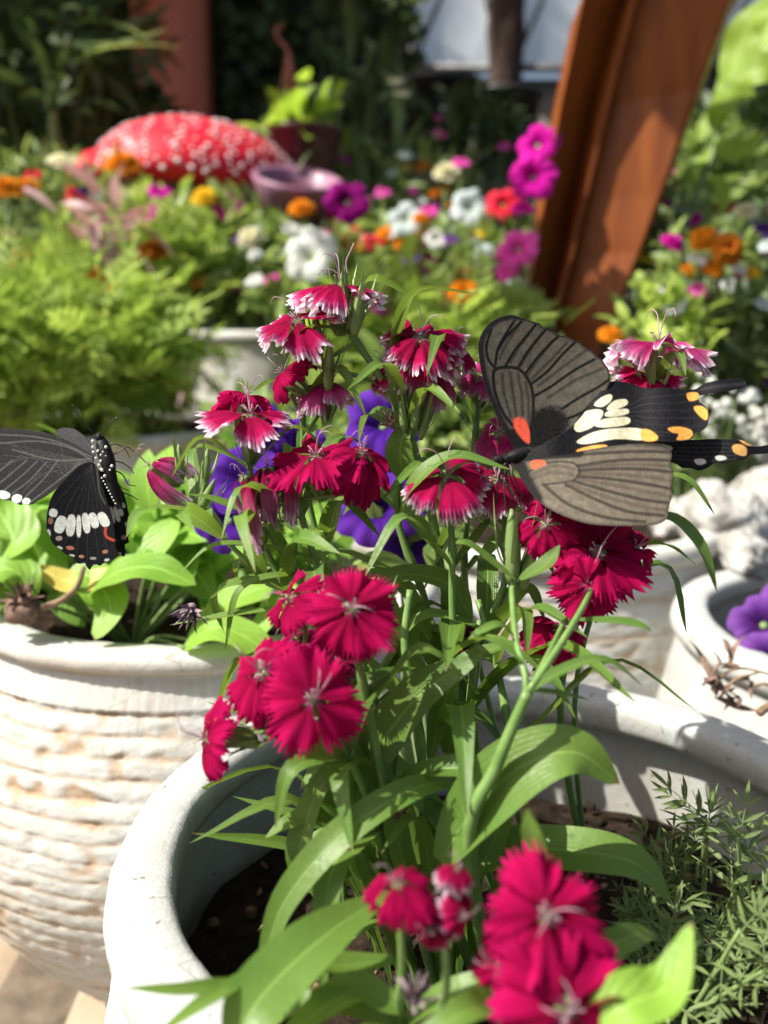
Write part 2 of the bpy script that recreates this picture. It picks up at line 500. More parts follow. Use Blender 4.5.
M['petal_orange'] = petal_mat('petal_orange', [(0, (.5, .1, .0)), (.5, (.8, .24, .01)), (1, (.88, .36, .02))], None, tf=.3, streak=.3, dark=(.5, .1, 0))
M['petal_rust'] = petal_mat('petal_rust', [(0, (.2, .02, .0)), (.6, (.42, .10, .01)), (1, (.72, .26, .02))], None, tf=.25, streak=.4, dark=(.15, .01, 0))
M['petal_yellow'] = petal_mat('petal_yellow', [(0, (.6, .3, .0)), (.5, (.85, .55, .02)), (1, (.9, .66, .04))], None, tf=.3, streak=.25, dark=(.6, .3, 0))
M['petal_cream'] = petal_mat('petal_cream', [(0, (.5, .45, .15)), (.5, (.75, .72, .4)), (1, (.85, .83, .62))], None, tf=.3, streak=.2, dark=(.5, .45, .2))
M['dead'] = plain_mat('dead', (.10, .06, .05), (.30, .2, .15), 220, .85, .15, .8, .001)
M['dead_violet'] = plain_mat('dead_violet', (.10, .07, .11), (.34, .27, .26), 260, .85, .15, .8, .001)
M['pot'] = pot_mat('pot_white')
M['pot_smooth'] = pot_mat('pot_smooth', (.47, .49, .48), (.36, .29, .21), .85)
M['soil'] = plain_mat('soil', (.014, .010, .007), (.055, .036, .024), 90, .95, .1, 1.0, .006)
M['bark'] = plain_mat('bark_chip', (.07, .04, .022), (.26, .16, .09), 120, .85, .15, .6, .002)
M['paving'] = plain_mat('paving', (.30, .22, .15), (.48, .40, .30), 7, .8, .2, .5, .004)
M['joint'] = plain_mat('joint', (.10, .08, .06), (.2, .16, .12), 30, .9, .1, .5, .003)
M['earth'] = plain_mat('earth', (.035, .026, .018), (.09, .07, .045), 12, .95, .1, 1, .02)
M['rock'] = plain_mat('white_rock', (.20, .185, .16), (.52, .52, .495), 22, .75, .3, .9, .006)
M['pebble'] = plain_mat('pebble', (.55, .53, .48), (.78, .77, .73), 40, .6, .4, .4, .002)
M['beam'] = plain_mat('beam_paint', (.16, .040, .008), (.27, .075, .014), 5, .45, .3, .25, .002, coat=.03, stretch=(9, 9, .6))
M['pillar'] = plain_mat('pillar_paint', (.52, .11, .05), (.66, .17, .085), 6, .5, .4, .3, .003)
M['metal_dark'] = plain_mat('dark_metal', (.03, .03, .032), (.07, .065, .06), 20, .5, .5, .2, .001)
M['rust'] = plain_mat('rust', (.2, .06, .035), (.32, .11, .06), 60, .6, .4, .4, .001)
_p = NT('film_pane'); _c = _p.mix(_p.mapr(_p.noise(2.5, 4), .35, .65), (.7, .74, .75), (.86, .88, .88))
_t = _p.t.nodes.new('ShaderNodeBsdfTransparent'); _x = _p.t.nodes.new('ShaderNodeMixShader'); _x.inputs[0].default_value = .6
_p.link(_p.translucent(_p.principled(_c, .35, .5), _c, .5), _x.inputs[1]); _p.link(_t.outputs[0], _x.inputs[2]); M['pane'] = _p.finish(_x.outputs[0])
M['trunk'] = plain_mat('trunk_bark', (.035, .022, .018), (.10, .065, .05), 14, .9, .15, 1, .012, stretch=(1, 1, .25))
M['black_plastic'] = plain_mat('black_plastic', (.015, .015, .015), (.035, .03, .03), 15, .45, .5, .1, .001)
M['maroon'] = plain_mat('maroon_glaze', (.05, .008, .015), (.10, .018, .03), 12, .3, .5, .1, .001, coat=.4)
M['mauve'] = plain_mat('mauve_glaze', (.13, .035, .08), (.30, .15, .22), 7, .45, .4, .1, .002, coat=.1)
M['mush_red'] = plain_mat('mushroom_red', (.55, .006, .02), (.65, .012, .035), 10, .55, .3, .2, .002)
M['mush_glint'] = plain_mat('mushroom_glint', (.75, .68, .68), (.85, .8, .8), 40, .5, .4, .2, .001)
M['mush_stem'] = plain_mat('mushroom_stem', (.45, .25, .3), (.62, .42, .46), 12, .5, .4, .2, .002)
M['shade_roof'] = plain_mat('shade_roof_boards', (.10, .05, .03), (.2, .11, .07), 6, .7, .3, .4, .004, stretch=(1, 8, 1))
M['wing'] = col_mat('wing_scales', rough=.6, tf=.08, spec=.10, bumps=1500)
M['fly_body'] = col_mat('insect_body', rough=.5, tf=0, spec=.2, bumps=1800, bs=.6)
M['fly_leg'] = plain_mat('insect_leg', (.012, .011, .01), (.03, .027, .025), 300, .4, .5, .2, .0003)
M['wall'] = plain_mat('garden_wall', (.08, .075, .07), (.16, .15, .13), 4, .85, .2, .5, .008)
# ------------------------------------------------------------ flowers
def frame_pts(L, c, A):
    """local points -> world; rows of A are x, y, z axes"""
    return np.asarray(c) + np.asarray(L) @ A


def petal_fan(mb, c, A, k, npet, R, half, droop, ruffle, teeth, tdepth, tilt=0.0, r0=.05, nA=43, nR=12, wobble=0.0, lift=0.0):
    ph = 2 * math.pi * k / npet + random.uniform(-.09, .09)
    R = R * random.uniform(.90, 1.18); tl = random.uniform(-.2, .2); half = half * random.uniform(.88, 1.08); cup = random.uniform(-.12, .2)
    s1 = random.uniform(0, 6); s2 = random.uniform(.7, 1.3); q = random.uniform(-.12, .12)
    th = [random.uniform(.35, 1.5) for _ in range(teeth + 2)]
    L = []; UV = []
    for i in range(nR):
        v = (i / (nR - 1)) ** .8
        for j in range(nA):
            u = j / (nA - 1); x = u * 2 - 1
            # claw narrow, limb wide
            ww = half * (.42 + .58 * min(1, v * 2.2) ** .8)
            edge = 1 - .16 * abs(x) ** 2.2 + .05 * math.sin(x * 3 + s1)
            tt = u * teeth; tf = tt - int(tt); tri = 1 - abs(2 * tf - 1)
            tooth = tdepth * th[int(tt)] * (1 - tri) * max(0, (v - .66) / .34) ** 1.4
            r = R * (r0 + (1 - r0) * v) * (edge if v > .3 else 1) * (1 - tooth)
            a = ph + x * ww
            z = -droop * R * v ** 1.9 + lift * R * v
            z += ruffle * R * v * v * (math.sin(x * 4.2 * s2 + s1) * .55 + math.sin(x * 9 + s1 * 2) * .35)
            z += R * .05 * (k % 2 - .5) * v + q * R * x * v * .5
            z += wobble * R * math.sin(v * 5 + s1) + tl * R * v + cup * R * v * (x * x - .4)
            rr = r * (1 - .28 * droop * v ** 2 if droop > .3 else 1)
            L.append((rr * math.cos(a), rr * math.sin(a), z)); UV.append((u, v))
    mb.add(frame_pts(L, c, A), grid_faces(nR, nA), None, UV, rnd=random.random())


def dianthus_flower(parent, c, n, R, droop=.25, mat='petal_deep', layers=1, spin=None, ruffle=.12, skip=(), styles=True, cal=True, stemdir=None, teeth=12, half=.66):
    c = np.asarray(c, float)
    if spin is None: spin = random.uniform(0, 6)
    A = basis(n, spin); mb = MB()
    for l in range(layers):
        A2 = basis(n, spin + l * .6)
        for k in range(5):
            if (l, k) in skip: continue
            petal_fan(mb, c - A[2] * R * .12 * l, A2, k, 5, R * (1 - .02 * l), half, droop + .2 * l, ruffle * 1.35, teeth, .27)
    o = mb.build('flower', M[mat], parent)
    if cal:
        g = MB(); base = c - A[2] * R * .03
        sd = nrm(stemdir) if stemdir is not None else -A[2]
        L = R * 1.0
        P = [base, base - A[2] * L * .35, base - (A[2] * .5 - sd * .5) * L * .7, base - (A[2] * .5 - sd * .5) * L]
        P[-1] = P[2] + nrm(-A[2] + sd) * L * .3
        P = catmull(P, 9); rr = R * np.array([.17, .15, .145, .15, .155, .16, .155, .13, .06])
        tube(g, P, rr, 10)
        for k in range(6):  # bracts below the calyx
            a = k * 1.05 + random.random() * .4
            d = basis(P[-1] - P[-3])
            o1 = P[-1] + (d[0] * math.cos(a) + d[1] * math.sin(a)) * R * .1
            out = (d[0] * math.cos(a) + d[1] * math.sin(a))
            ribbon_leaf(g, [o1, o1 - d[2] * R * .4 + out * R * .16, o1 - d[2] * R * random.uniform(.5, .78) + out * R * random.uniform(.15, .4)], R * .13, up=out, fold=.3, n=7, nc=3)
        g.build('calyx', M['calyx'], o)
    if styles:
        g = MB()
        for k in range(2):
            a = random.uniform(0, 6); d1 = A[0] * math.cos(a) + A[1] * math.sin(a)
            P = [c, c + A[2] * R * .25 + d1 * R * .05, c + A[2] * R * .5 + d1 * R * .16, c + A[2] * R * .58 + d1 * R * .38, c + A[2] * R * .42 + d1 * R * .5]
            tube(g, catmull(P, 12), np.linspace(R * .013, R * .006, 12), 5)
        for k in range(5):
            a = random.uniform(0, 6); d1 = A[0] * math.cos(a) + A[1] * math.sin(a); e = c + A[2] * R * .16 + d1 * R * .16
            tube(g, [c, e], R * .009, 4)
            blob(g, e, R * np.array([.022, .014, .014]), 6, 4)
        g.build('stamens', M['stamen'], o)
    return o


def petunia_flower(parent, c, n, R, mat, lobes=5, spin=None, throat='calyx', name='flower'):
    if spin is None: spin = random.uniform(0, 6)
    A = basis(n, spin); mb = MB(); nA, nR = 60, 12; L = []; UV = []; s = random.uniform(0, 6)
    for i in range(nR):
        v = i / (nR - 1)
        for j in range(nA):
            a = 2 * math.pi * j / nA; k = lobes * a
            lob = 1 - .17 * (abs(math.sin(k / 2)) ** 6) * v + .05 * math.sin(a * 2 + s * 2) * v
            r = R * v ** .85 * lob * (1 + .03 * math.sin(a * 3 + s))
            z = R * (-.5 * (1 - v) ** 2.6 - .30 * v ** 2.5 + .10 * v * math.sin(a * 2 + s) + .05 * v * math.sin(k + s) + .045 * v * math.sin(a * 11 + s))
            L.append((r * math.cos(a), r * math.sin(a), z)); UV.append(((j / nA * lobes) % 1, v))
    mb.add(frame_pts(L, c, A), grid_faces(nR, nA, True), None, UV)
    o = mb.build(name, M[mat], parent)
    g = MB(); b = np.asarray(c) - A[2] * R * .5
    tube(g, [b + A[2] * R * .1, b - A[2] * R * .3, b - A[2] * R * .5], [R * .12, R * .1, R * .06], 8)
    for k in range(5):
        a = k * 1.256; d = A[0] * math.cos(a) + A[1] * math.sin(a)
        ribbon_leaf(g, [b - A[2] * R * .3, b + d * R * .2, b + d * R * .35 + A[2] * R * .3], R * .12, up=d, n=6, nc=3)
    g.build('calyx', M['calyx'], o)
    return o


def pompon_flower(parent, c, n, R, mat, rings=5, name='flower', flat=.6):
    A = basis(n, random.uniform(0, 6)); mb = MB()
    for i in range(rings):
        f = 1 - i / rings
        npet = max(4, int(13 * f + 2))
        for k in range(npet):
            a = 2 * math.pi * k / npet + i * .4 + random.uniform(-.15, .15)
            el = (1 - f) * 1.25 + .05 + random.uniform(-.1, .12)
            d = A[0] * math.cos(a) * math.cos(el) + A[1] * math.sin(a) * math.cos(el) + A[2] * math.sin(el) * flat
            side = -A[0] * math.sin(a) + A[1] * math.cos(a)
            l = R * (.55 + .45 * f) * random.uniform(.9, 1.1); L = []; UV = []
            w = R * .34; q = random.uniform(0, 6)
            nv = np.cross(d, side)
            for r in range(6):
                v = r / 5
                for j in range(7):
                    x = j / 3 - 1
                    p = np.asarray(c) + A[2] * R * .1 * i * flat + d * l * (v * (1 - .1 * x * x * v) ) + side * x * w * (v ** .6) * (1 if v < .9 else .8) + nv * R * (.09 * v * math.sin(x * 5 + q) - .18 * v * v)
                    L.append(p); UV.append(((x + 1) / 2, v))
            mb.add(L, grid_faces(6, 7), None, UV)
    o = mb.build(name, M[mat], parent)
    g = MB(); c = np.asarray(c)
    tube(g, catmull([c + A[2] * R * .05, c - A[2] * R * .35, c - A[2] * R * .8], 6), R * np.array([.42, .36, .3, .22, .12, .08]), 9)
    g.build('calyx', M['calyx'], o)
    return o


def stem_tube(parent, P, r0, r1, mat='dianthus_stem', name='stem', nodes=0, n=None):
    P = np.asarray(P, float)
    n = n or max(14, len(P) * 7)
    C = catmull(P, n); r = np.linspace(r0, r1, n)
    if nodes:
        for k in range(1, nodes + 1):
            i0 = k * (n - 1) / (nodes + 1)
            r = r * (1 + .45 * np.exp(-((np.arange(n) - i0) / .7) ** 2))
    mb = MB(); tube(mb, C, r, 9)
    return mb.build(name, M[mat], parent), C


def bud(parent, c, d, L, mat='calyx', tip=None, name='bud'):
    A = basis(d); mb = MB(); c = np.asarray(c)
    P = catmull([c, c + A[2] * L * .5, c + A[2] * L], 10)
    tube(mb, P, L * np.array([.05, .09, .11, .12, .12, .115, .10, .08, .05, .02]), 10)
    for k in range(5):
        a = k * 1.256; o = A[0] * math.cos(a) + A[1] * math.sin(a)
        ribbon_leaf(mb, [c + A[2] * L * .1, c + A[2] * L * .5 + o * L * .2, c + A[2] * L * random.uniform(.9, 1.3) + o * L * random.uniform(.25, .5)], L * .07, up=o, n=7, nc=3)
    ob = mb.build(name, M[mat], parent)
    if tip:
        t = MB(); blob(t, c + A[2] * L * 1.02, np.array([.09, .09, .16]) * L, 8, 6, .1, A)
        t.build('bud_tip', M[tip], ob)
    return ob


def dead_head(parent, c, d, R, mat='dead_violet', name='dried_flower'):
    A = basis(d); mb = MB(); c = np.asarray(c)
    for k in range(38):
        a = random.uniform(0, 6.28); el = random.uniform(.2, 1.5)
        v = A[0] * math.cos(a) * math.cos(el) + A[1] * math.sin(a) * math.cos(el) + A[2] * math.sin(el)
        l = R * random.uniform(.6, 1.25)
        w = vd(*rng.normal(size=3)) * R * .35
        ribbon_leaf(mb, [c, c + v * l * .5 + w * .3, c + v * l + w], R * random.uniform(.12, .28), up=rng.normal(size=3), fold=.5, n=7, nc=3, twist=random.uniform(-3, 3), wave=.5)
    blob(mb, c, R * .3, 8, 6, .2)
    return mb.build(name, M[mat], parent)


# ------------------------------------------------------------ pots
def lathe_pot(name, label, cx, cy, R, H, belly, base, T, soil_z, mat, groove=None, reed=0, seg=220, seed=0, group=None):
    root = thing(name, label, 'pot', (cx, cy, 0), group)
    # outer profile
    lipH = .018 if groove == .0128 else (.024 if R > .16 else .022)
    def body_r(t):  # t 0 base .. 1 neck
        return base + (belly - base) * math.sin(min(1, t / .62) * math.pi / 2) if t < .62 else belly + (R * .955 - belly) * ((t - .62) / .38) ** 1.6
    zs = np.linspace(0, H - lipH, 230 if groove else 50)
    V = []; C = []; seg_a = np.arange(seg) * 2 * math.pi / seg
    def ring(r, z, st=0.0, amp=0.0006):
        for a in seg_a:
            p = Vector((math.cos(a) * 6 * r, math.sin(a) * 6 * r, z * 6 + seed))
            d = noise.noise(p * 3.2) * amp * 2.2 + noise.noise(p * 12) * amp
            V.append((cx + (r + d) * math.cos(a), cy + (r + d) * math.sin(a), z)); C.append((st, 0, 0, 1))
    for z in zs:
        t = z / (H - lipH); r = body_r(t)
        if groove:
            for a in seg_a:
                ca, sa = math.cos(a), math.sin(a)
                w = noise.noise(Vector((ca * 2.2, sa * 2.2, z * 5 + seed))) * .26 + noise.noise(Vector((ca * 7, sa * 7, z * 22 + seed))) * .12
                ph = z / groove + w
                f = ph - math.floor(ph)
                # each course bulges and ends in a sharp crevice
                bul = math.sin(math.pi * min(1, f * 1.02)) ** .30
                n2 = noise.noise(Vector((ca * 16, sa * 16, z * 95 + seed)))
                n3 = noise.noise(Vector((ca * 42, sa * 42, z * 230)))
                n4 = noise.noise(Vector((ca * 9, sa * 9, z * 60 + 7)))
                pit = max(0, n2 + n4 * .5 - .12) * 2.2
                fade = 1.0 if H - lipH - z > .020 else 0.0
                if fade:
                    d = .0017 * (bul - 1) - .0016 * pit + .0008 * n3 + .0006 * n4
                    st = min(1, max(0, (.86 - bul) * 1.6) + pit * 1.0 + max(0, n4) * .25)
                else:
                    g = math.cos(a * reed) if reed else 0
                    d = .0012 + .0004 * g + .0005 * n2; st = .12 * (g < -.3) + .1
                V.append((cx + (r + d) * ca, cy + (r + d) * sa, z)); C.append((st, 0, 0, 1))
        else:
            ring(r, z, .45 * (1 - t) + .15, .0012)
    lip = [(R * .965, H - lipH + .001, .9), (R * .975, H - lipH + .003, .5), (R - .001, H - lipH + .006, .3), (R, H - lipH * .55, .25), (R - .0008, H - lipH * .3, .2), (R - .0030, H - .0026, .12), (R - .0075, H - .0006, .05),
           (R - T * .5, H, .04), (R - T + .005, H - .0010, .04), (R - T + .0015, H - .003, .1), (R - T, H - .0075, .15), (R - T + .0005, H - .016, .3), (R - T + .003, H - .022, .35), (R - T + .014, H - .0245, .4), (R - T + .017, H - .030, .2)]
    for r, z, s in lip: ring(r, z, s, .0007)
    nrings = len(zs) + len(lip)
    Ri = R - T
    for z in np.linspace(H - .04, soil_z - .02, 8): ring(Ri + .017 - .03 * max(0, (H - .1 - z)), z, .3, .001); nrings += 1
    mb = MB(); mb.add(V, grid_faces(nrings, seg, True), None, None, col=C, rnd=.5)
    # floor of the pot
    mb.add([(cx, cy, soil_z - .02)] + [(cx + (Ri + .014) * math.cos(a), cy + (Ri + .014) * math.sin(a), soil_z - .02) for a in seg_a[::5]], None,
           [(0, k + 1, (k + 1) % len(seg_a[::5]) + 1) for k in range(len(seg_a[::5]))], col=np.tile([.3, 0, 0, 1], (len(seg_a[::5]) + 1, 1)))
    mb.build('pot_wall', M[mat], root)
    return root


def soil_disc(label, cx, cy, r, z, n=60, chips=60, dome=.006):
    V = []; mb = MB()
    for i in range(n):
        rr = r * i / (n - 1)
        for j in range(90):
            a = 2 * math.pi * j / 90; x, y = rr * math.cos(a), rr * math.sin(a)
            p = Vector((x + cx, y + cy, 0))
            h = noise.noise(p * 28) * .006 + noise.noise(p * 90) * .0035 + noise.noise(p * 260) * .0014
            V.append((cx + x, cy + y, z + h + dome * (1 - (rr / r) ** 2)))
    mb.add(V, grid_faces(n, 90, True), rnd=.5)
    for k in range(chips):
        rr = r * .95 * math.sqrt(random.random()); a = random.uniform(0, 6.28)
        s = random.uniform(.0012, .0045)
        blob(mb, (cx + rr * math.cos(a), cy + rr * math.sin(a), z + .006 + s * .3), s * np.array([1, random.uniform(.4, 1), random.uniform(.3, .6)]), 8, 5, .25, basis(rng.normal(size=3)), mi=1 if random.random() < .5 else 0)
    o = mb.build('potting_soil', [M['soil'], M['bark']], None, origin=(cx, cy, z))
    return tag(o, label, 'soil', None, 'stuff')
# ------------------------------------------------------------ butterflies
def poly_mask(P, X, Y):
    P = np.asarray(P, float); ins = np.zeros(X.shape, bool); n = len(P)
    for i in range(n):
        x1, y1 = P[i]; x2, y2 = P[(i + 1) % n]
        c = ((y1 > Y) != (y2 > Y)); xx = (x2 - x1) * (Y - y1) / ((y2 - y1) if abs(y2 - y1) > 1e-9 else 1e-9) + x1
        ins ^= c & (X < xx)
    return ins


def pl_dist(P, X, Y, closed=False):
    P = np.asarray(P, float); D = np.full(X.shape, 1e9)
    n = len(P)
    for i in range(n if closed else n - 1):
        a = P[i]; b = P[(i + 1) % n]; d = b - a; L = max(1e-9, d @ d)
        t = np.clip(((X - a[0]) * d[0] + (Y - a[1]) * d[1]) / L, 0, 1)
        D = np.minimum(D, np.hypot(X - a[0] - t * d[0], Y - a[1] - t * d[1]))
    return D


def smooth_poly(P, k=4):
    P = [np.array(p, float) for p in P]; out = []; n = len(P)
    for i in range(n):
        a, b, c, d = P[i - 1], P[i], P[(i + 1) % n], P[(i + 2) % n]
        for j in range(k):
            u = j / k
            out.append(.5 * (2 * b + (c - a) * u + (2 * a - 5 * b + 4 * c - d) * u * u + (3 * b - a - 3 * c + d) * u ** 3))
    return np.array(out)


def sl(P, n=24): return catmull(np.array(P, float), n)


def wing(name, parent, outline, depth, paint, step=.55, thick=.00012, smooth=3):
    """outline in the wing's own drawing plane; depth(x, y) places that plane in the air"""
    O = smooth_poly(outline, smooth)
    x0, y0 = O.min(0) - 1; x1, y1 = O.max(0) + 1
    xs = np.arange(x0, x1, step); ys = np.arange(y0, y1, step)
    X, Y = np.meshgrid(xs, ys)
    CX, CY = X[:-1, :-1] + step / 2, Y[:-1, :-1] + step / 2
    cell = poly_mask(O, CX, CY)
    used = np.zeros(X.shape, bool)
    used[:-1, :-1] |= cell; used[1:, :-1] |= cell; used[:-1, 1:] |= cell; used[1:, 1:] |= cell
    # pull the stray corner points onto the outline
    ins = poly_mask(O, X, Y)
    out = used & ~ins
    ox, oy = X[out], Y[out]
    A = O; B = np.roll(O, -1, 0)
    best = np.full(ox.shape, 1e9); bx = ox.copy(); by = oy.copy()
    for a, b in zip(A, B):
        d = b - a; L = max(1e-9, d @ d); t = np.clip(((ox - a[0]) * d[0] + (oy - a[1]) * d[1]) / L, 0, 1)
        qx, qy = a[0] + t * d[0], a[1] + t * d[1]; dd = np.hypot(ox - qx, oy - qy); m = dd < best
        best[m] = dd[m]; bx[m] = qx[m]; by[m] = qy[m]
    X = X.copy(); Y = Y.copy(); X[out] = bx; Y[out] = by
    idx = -np.ones(X.shape, int); idx[used] = np.arange(used.sum())
    x, y = X[used], Y[used]
    V = at_arr(x, y, depth(x, y))
    c = paint(x, y, pl_dist(O, x, y, True))
    g = np.random.default_rng(3).normal(size=len(x)); f = fbm2(x, y, .22, 11) + .6 * fbm2(x, y, .7, 4)
    c = np.clip(c * (1 + .13 * g + .22 * f)[:, None] + np.maximum(0, g - 1.2)[:, None] * .02, 0, 1)
    J, I = np.nonzero(cell)
    F = np.stack([idx[J, I], idx[J + 1, I], idx[J + 1, I + 1], idx[J, I + 1]], 1)
    mb = MB(); mb.add(V, F, col=np.concatenate([c, np.ones((len(c), 1))], 1), rnd=.5)
    o = mb.build(name, M['wing'], parent)
    md = o.modifiers.new('thickness', 'SOLIDIFY'); md.thickness = thick; md.offset = 0
    return o


def soft_mask(P, x, y, w=.6):
    d = pl_dist(P, x, y, True); i = poly_mask(P, x, y)
    return sm(np.where(i, d, -d) + .25 * np.sin(x * 3.1) * np.sin(y * 2.7), -w, w)


def sm(x, a, b):
    t = np.clip((x - a) / (b - a), 0, 1); return t * t * (3 - 2 * t)


def lay(c, mask, col):
    return c * (1 - mask[:, None]) + np.array(col)[None] * mask[:, None]


def V3(P): return [(470 + x / 5.12, 300 + y / 5.12) for x, y in P]
def V4(P): return [(450 + x / 2.415, 290 + y / 2.415) for x, y in P]
def V5(P): return [(x / 4.8, 410 + y / 4.8) for x, y in P]


def fbm2(x, y, s, seed=0.0):
    return np.array([noise.noise(Vector((a * s, b * s, seed))) for a, b in zip(x, y)])


def fur(mb, P, r, n):
    P = catmull(P, 40); T = tangents(P)
    for k in range(n):
        i = random.randrange(40); B = basis(T[i]); a = random.uniform(0, 6.28); o = B[0] * math.cos(a) + B[1] * math.sin(a); rr = r * (.7 if i > 25 else 1) * .85
        p = P[i] + o * rr * .8; q = p + o * random.uniform(.0005, .0014) + T[i] * random.uniform(.0004, .0014); s = np.cross(o, T[i]) * .00009
        g = random.uniform(.008, .06); mb.add([p - s, p + s, q], None, [(0, 1, 2)], col=np.tile([g, g * .95, g * .9, 1], (3, 1)))


# --- the large swallowtail on the right
def big_butterfly():
    root = thing('butterfly', 'large butterfly with grey-brown striped forewings and cream-patched black hindwings, feeding on crimson flowers', 'butterfly', at(520, 458, .41))
    # depth in metres as a plane through the thorax, plus a little camber
    d_f1 = lambda x, y: .4005 + (x - 515) * .00002 + (455 - y) * .00005 + .004 * np.sin((x - 480) / 130 * 3.1) * np.sin((455 - y) / 140 * 3.1)
    d_h1 = lambda x, y: .3975 + (x - 515) * -.00002 + (455 - y) * .00018 + .0012 * np.sin(x / 9)
    d_h2 = lambda x, y: .407 + (x - 515) * -.00002 + .001 * np.sin(x / 10)
    d_f2 = lambda x, y: .3985 + (x - 515) * -.00006 - (y - 455) * .00024 - .003 * np.sin((x - 520) / 150 * 3.1)
    veins1 = [[(130, 330), (140, 260), (168, 200), (228, 105)], [(140, 262), (185, 190), (262, 112)], [(180, 340), (230, 258), (300, 172), (340, 122)], [(245, 350), (290, 272), (350, 195), (392, 148)],
              [(288, 372), (340, 302), (400, 235), (455, 183)], [(315, 430), (400, 362), (480, 272), (540, 215)], [(325, 495), (420, 440), (530, 362), (635, 305)], [(470, 558), (560, 500), (650, 450), (712, 408)],
              [(125, 345), (92, 300), (85, 230), (110, 150)], [(400, 640), (520, 600), (600, 560), (645, 520)]]
    cell1 = [(118, 395), (127, 357), (178, 345), (245, 352), (290, 395), (318, 460), (324, 540), (322, 640)]
    cell1b = [(118, 395), (128, 470), (165, 570), (215, 640)]
    mids1 = [[(150, 300), (190, 215), (250, 130)], [(205, 320), (255, 235), (310, 160)], [(265, 330), (320, 235), (372, 170)], [(300, 380), (360, 290), (425, 210)], [(320, 400), (420, 300), (500, 215)], [(350, 440), (480, 340), (590, 260)], [(400, 500), (540, 410), (680, 350)],
             [(165, 380), (172, 470), (208, 600)], [(205, 370), (220, 480), (238, 600)], [(245, 380), (265, 480), (270, 590)], [(285, 420), (300, 500), (300, 600)]]
    mids1_w = 1.0
    red1 = V3([(222, 612), (250, 598), (285, 615), (300, 650), (308, 700), (303, 736), (275, 722), (240, 680), (222, 640)])

    def paint1(x, y, e):
        f = fbm2(x, y, .12); c = np.tile([.088, .080, .062], (len(x), 1)) * (1 + .25 * f)[:, None]
        # paler scaling between the veins
        g = fbm2(x, y, .9, 3); c = c * (1 + .22 * g)[:, None]
        for mm in mids1: c = lay(c, .72 * (1 - sm(pl_dist(V3(mm), x, y), .7, 2.3)), (.022, .020, .018))
        for v in veins1: c = lay(c, 1 - sm(pl_dist(sl(V3(v)), x, y), .8, 2.0), (.006, .0055, .0055))
        for v in (cell1, cell1b): c = lay(c, 1 - sm(pl_dist(sl(V3(v)), x, y), 1.0, 2.4), (.010, .009, .009))
        lead = pl_dist(V3([(270, 80), (210, 72), (140, 90), (90, 130), (50, 190), (42, 250), (58, 380), (95, 500), (150, 620), (200, 710)]), x, y)
        c = lay(c, 1 - sm(lead, 3.5, 7.5), (.012, .011, .014))
        c = lay(c, .85 * (1 - sm(e, 1.0, 3.2)), (.014, .013, .013))
        b = np.hypot((x - 549) / 1.1, y - 424)
        c = lay(c, 1 - sm(b + 3 * fbm2(x, y, .35, 9), 13, 23), (.008, .007, .007))
        b = pl_dist(V3([(215, 720), (330, 700), (400, 640)]), x, y)
        c = lay(c, 1 - sm(b + 2 * f, 9, 15), (.008, .007, .007))
        m = soft_mask(smooth_poly(red1), x, y)
        c = lay(c, m, (.62, .085, .045))
        c = lay(c, m * (1 - sm(pl_dist(red1, x, y, True), .0, 1.1)) * .6, (.2, .03, .02))
        return c
    out1 = V3([(42, 245), (55, 180), (90, 128), (140, 93), (210, 76), (270, 92), (300, 100), (330, 113), (355, 118), (378, 142), (412, 152), (450, 176), (492, 184), (530, 203), (565, 218), (602, 248), (628, 262), (652, 290), (676, 304), (694, 332), (708, 350), (717, 385), (716, 432),
               (690, 475), (640, 515), (590, 570), (530, 660), (460, 740), (380, 790), (300, 800), (235, 775), (200, 715), (150, 620), (98, 500), (60, 380)])
    wing('forewing', root, out1, d_f1, paint1)

    pale = [(.66, .64, .46)]
    P = [V4([(348, 278), (362, 262), (384, 252), (392, 258), (386, 270), (368, 282)]), V4([(300, 328), (312, 302), (340, 290), (366, 290), (368, 304), (348, 328), (318, 342), (303, 340)]), V4([(378, 288), (396, 268), (424, 264), (428, 276), (398, 290)]),
         V4([(374, 304), (384, 292), (426, 287), (430, 298), (400, 306)]), V4([(350, 328), (370, 312), (428, 307), (430, 324), (380, 332)]), V4([(306, 366), (345, 344), (400, 334), (462, 336), (468, 362), (400, 360), (330, 372)])]
    Or = [V4([(462, 338), (482, 338), (502, 354), (494, 365), (464, 362)]), V4([(572, 250), (596, 248), (602, 262), (578, 268)]), V4([(588, 284), (606, 280), (622, 292), (620, 314), (604, 306)]),
          V4([(526, 334), (550, 330), (578, 336), (586, 348), (576, 360), (548, 362), (552, 348), (536, 344)]), V4([(304, 388), (338, 377), (376, 374), (374, 386), (330, 395)])]

    def paint2(x, y, e):
        c = np.tile([.010, .010, .012], (len(x), 1)) * (1 + .4 * fbm2(x, y, .3))[:, None]
        for k in range(6):  # faint veins
            c = lay(c, .5 * (1 - sm(pl_dist(V4([(330 + k * 8, 330 - k * 12), (470, 260 + k * 16), (590, 250 + k * 20)]), x, y), .3, 1.0)), (.03, .03, .034))
        for p in P:
            m = soft_mask(smooth_poly(p), x, y)
            cc = np.array([.66, .63, .44]) * (1 + .12 * fbm2(x, y, .5, 2))[:, None]
            c = c * (1 - m[:, None]) + cc * m[:, None]
        for p in Or: c = lay(c, soft_mask(smooth_poly(p), x, y), (.74, .34, .07))
        t = pl_dist(V4([(590, 243), (650, 232), (712, 226)]), x, y)
        c = lay(c, (x > 700) * .5 * (1 - sm(t, 0, 3)), (.05, .05, .055))
        return c
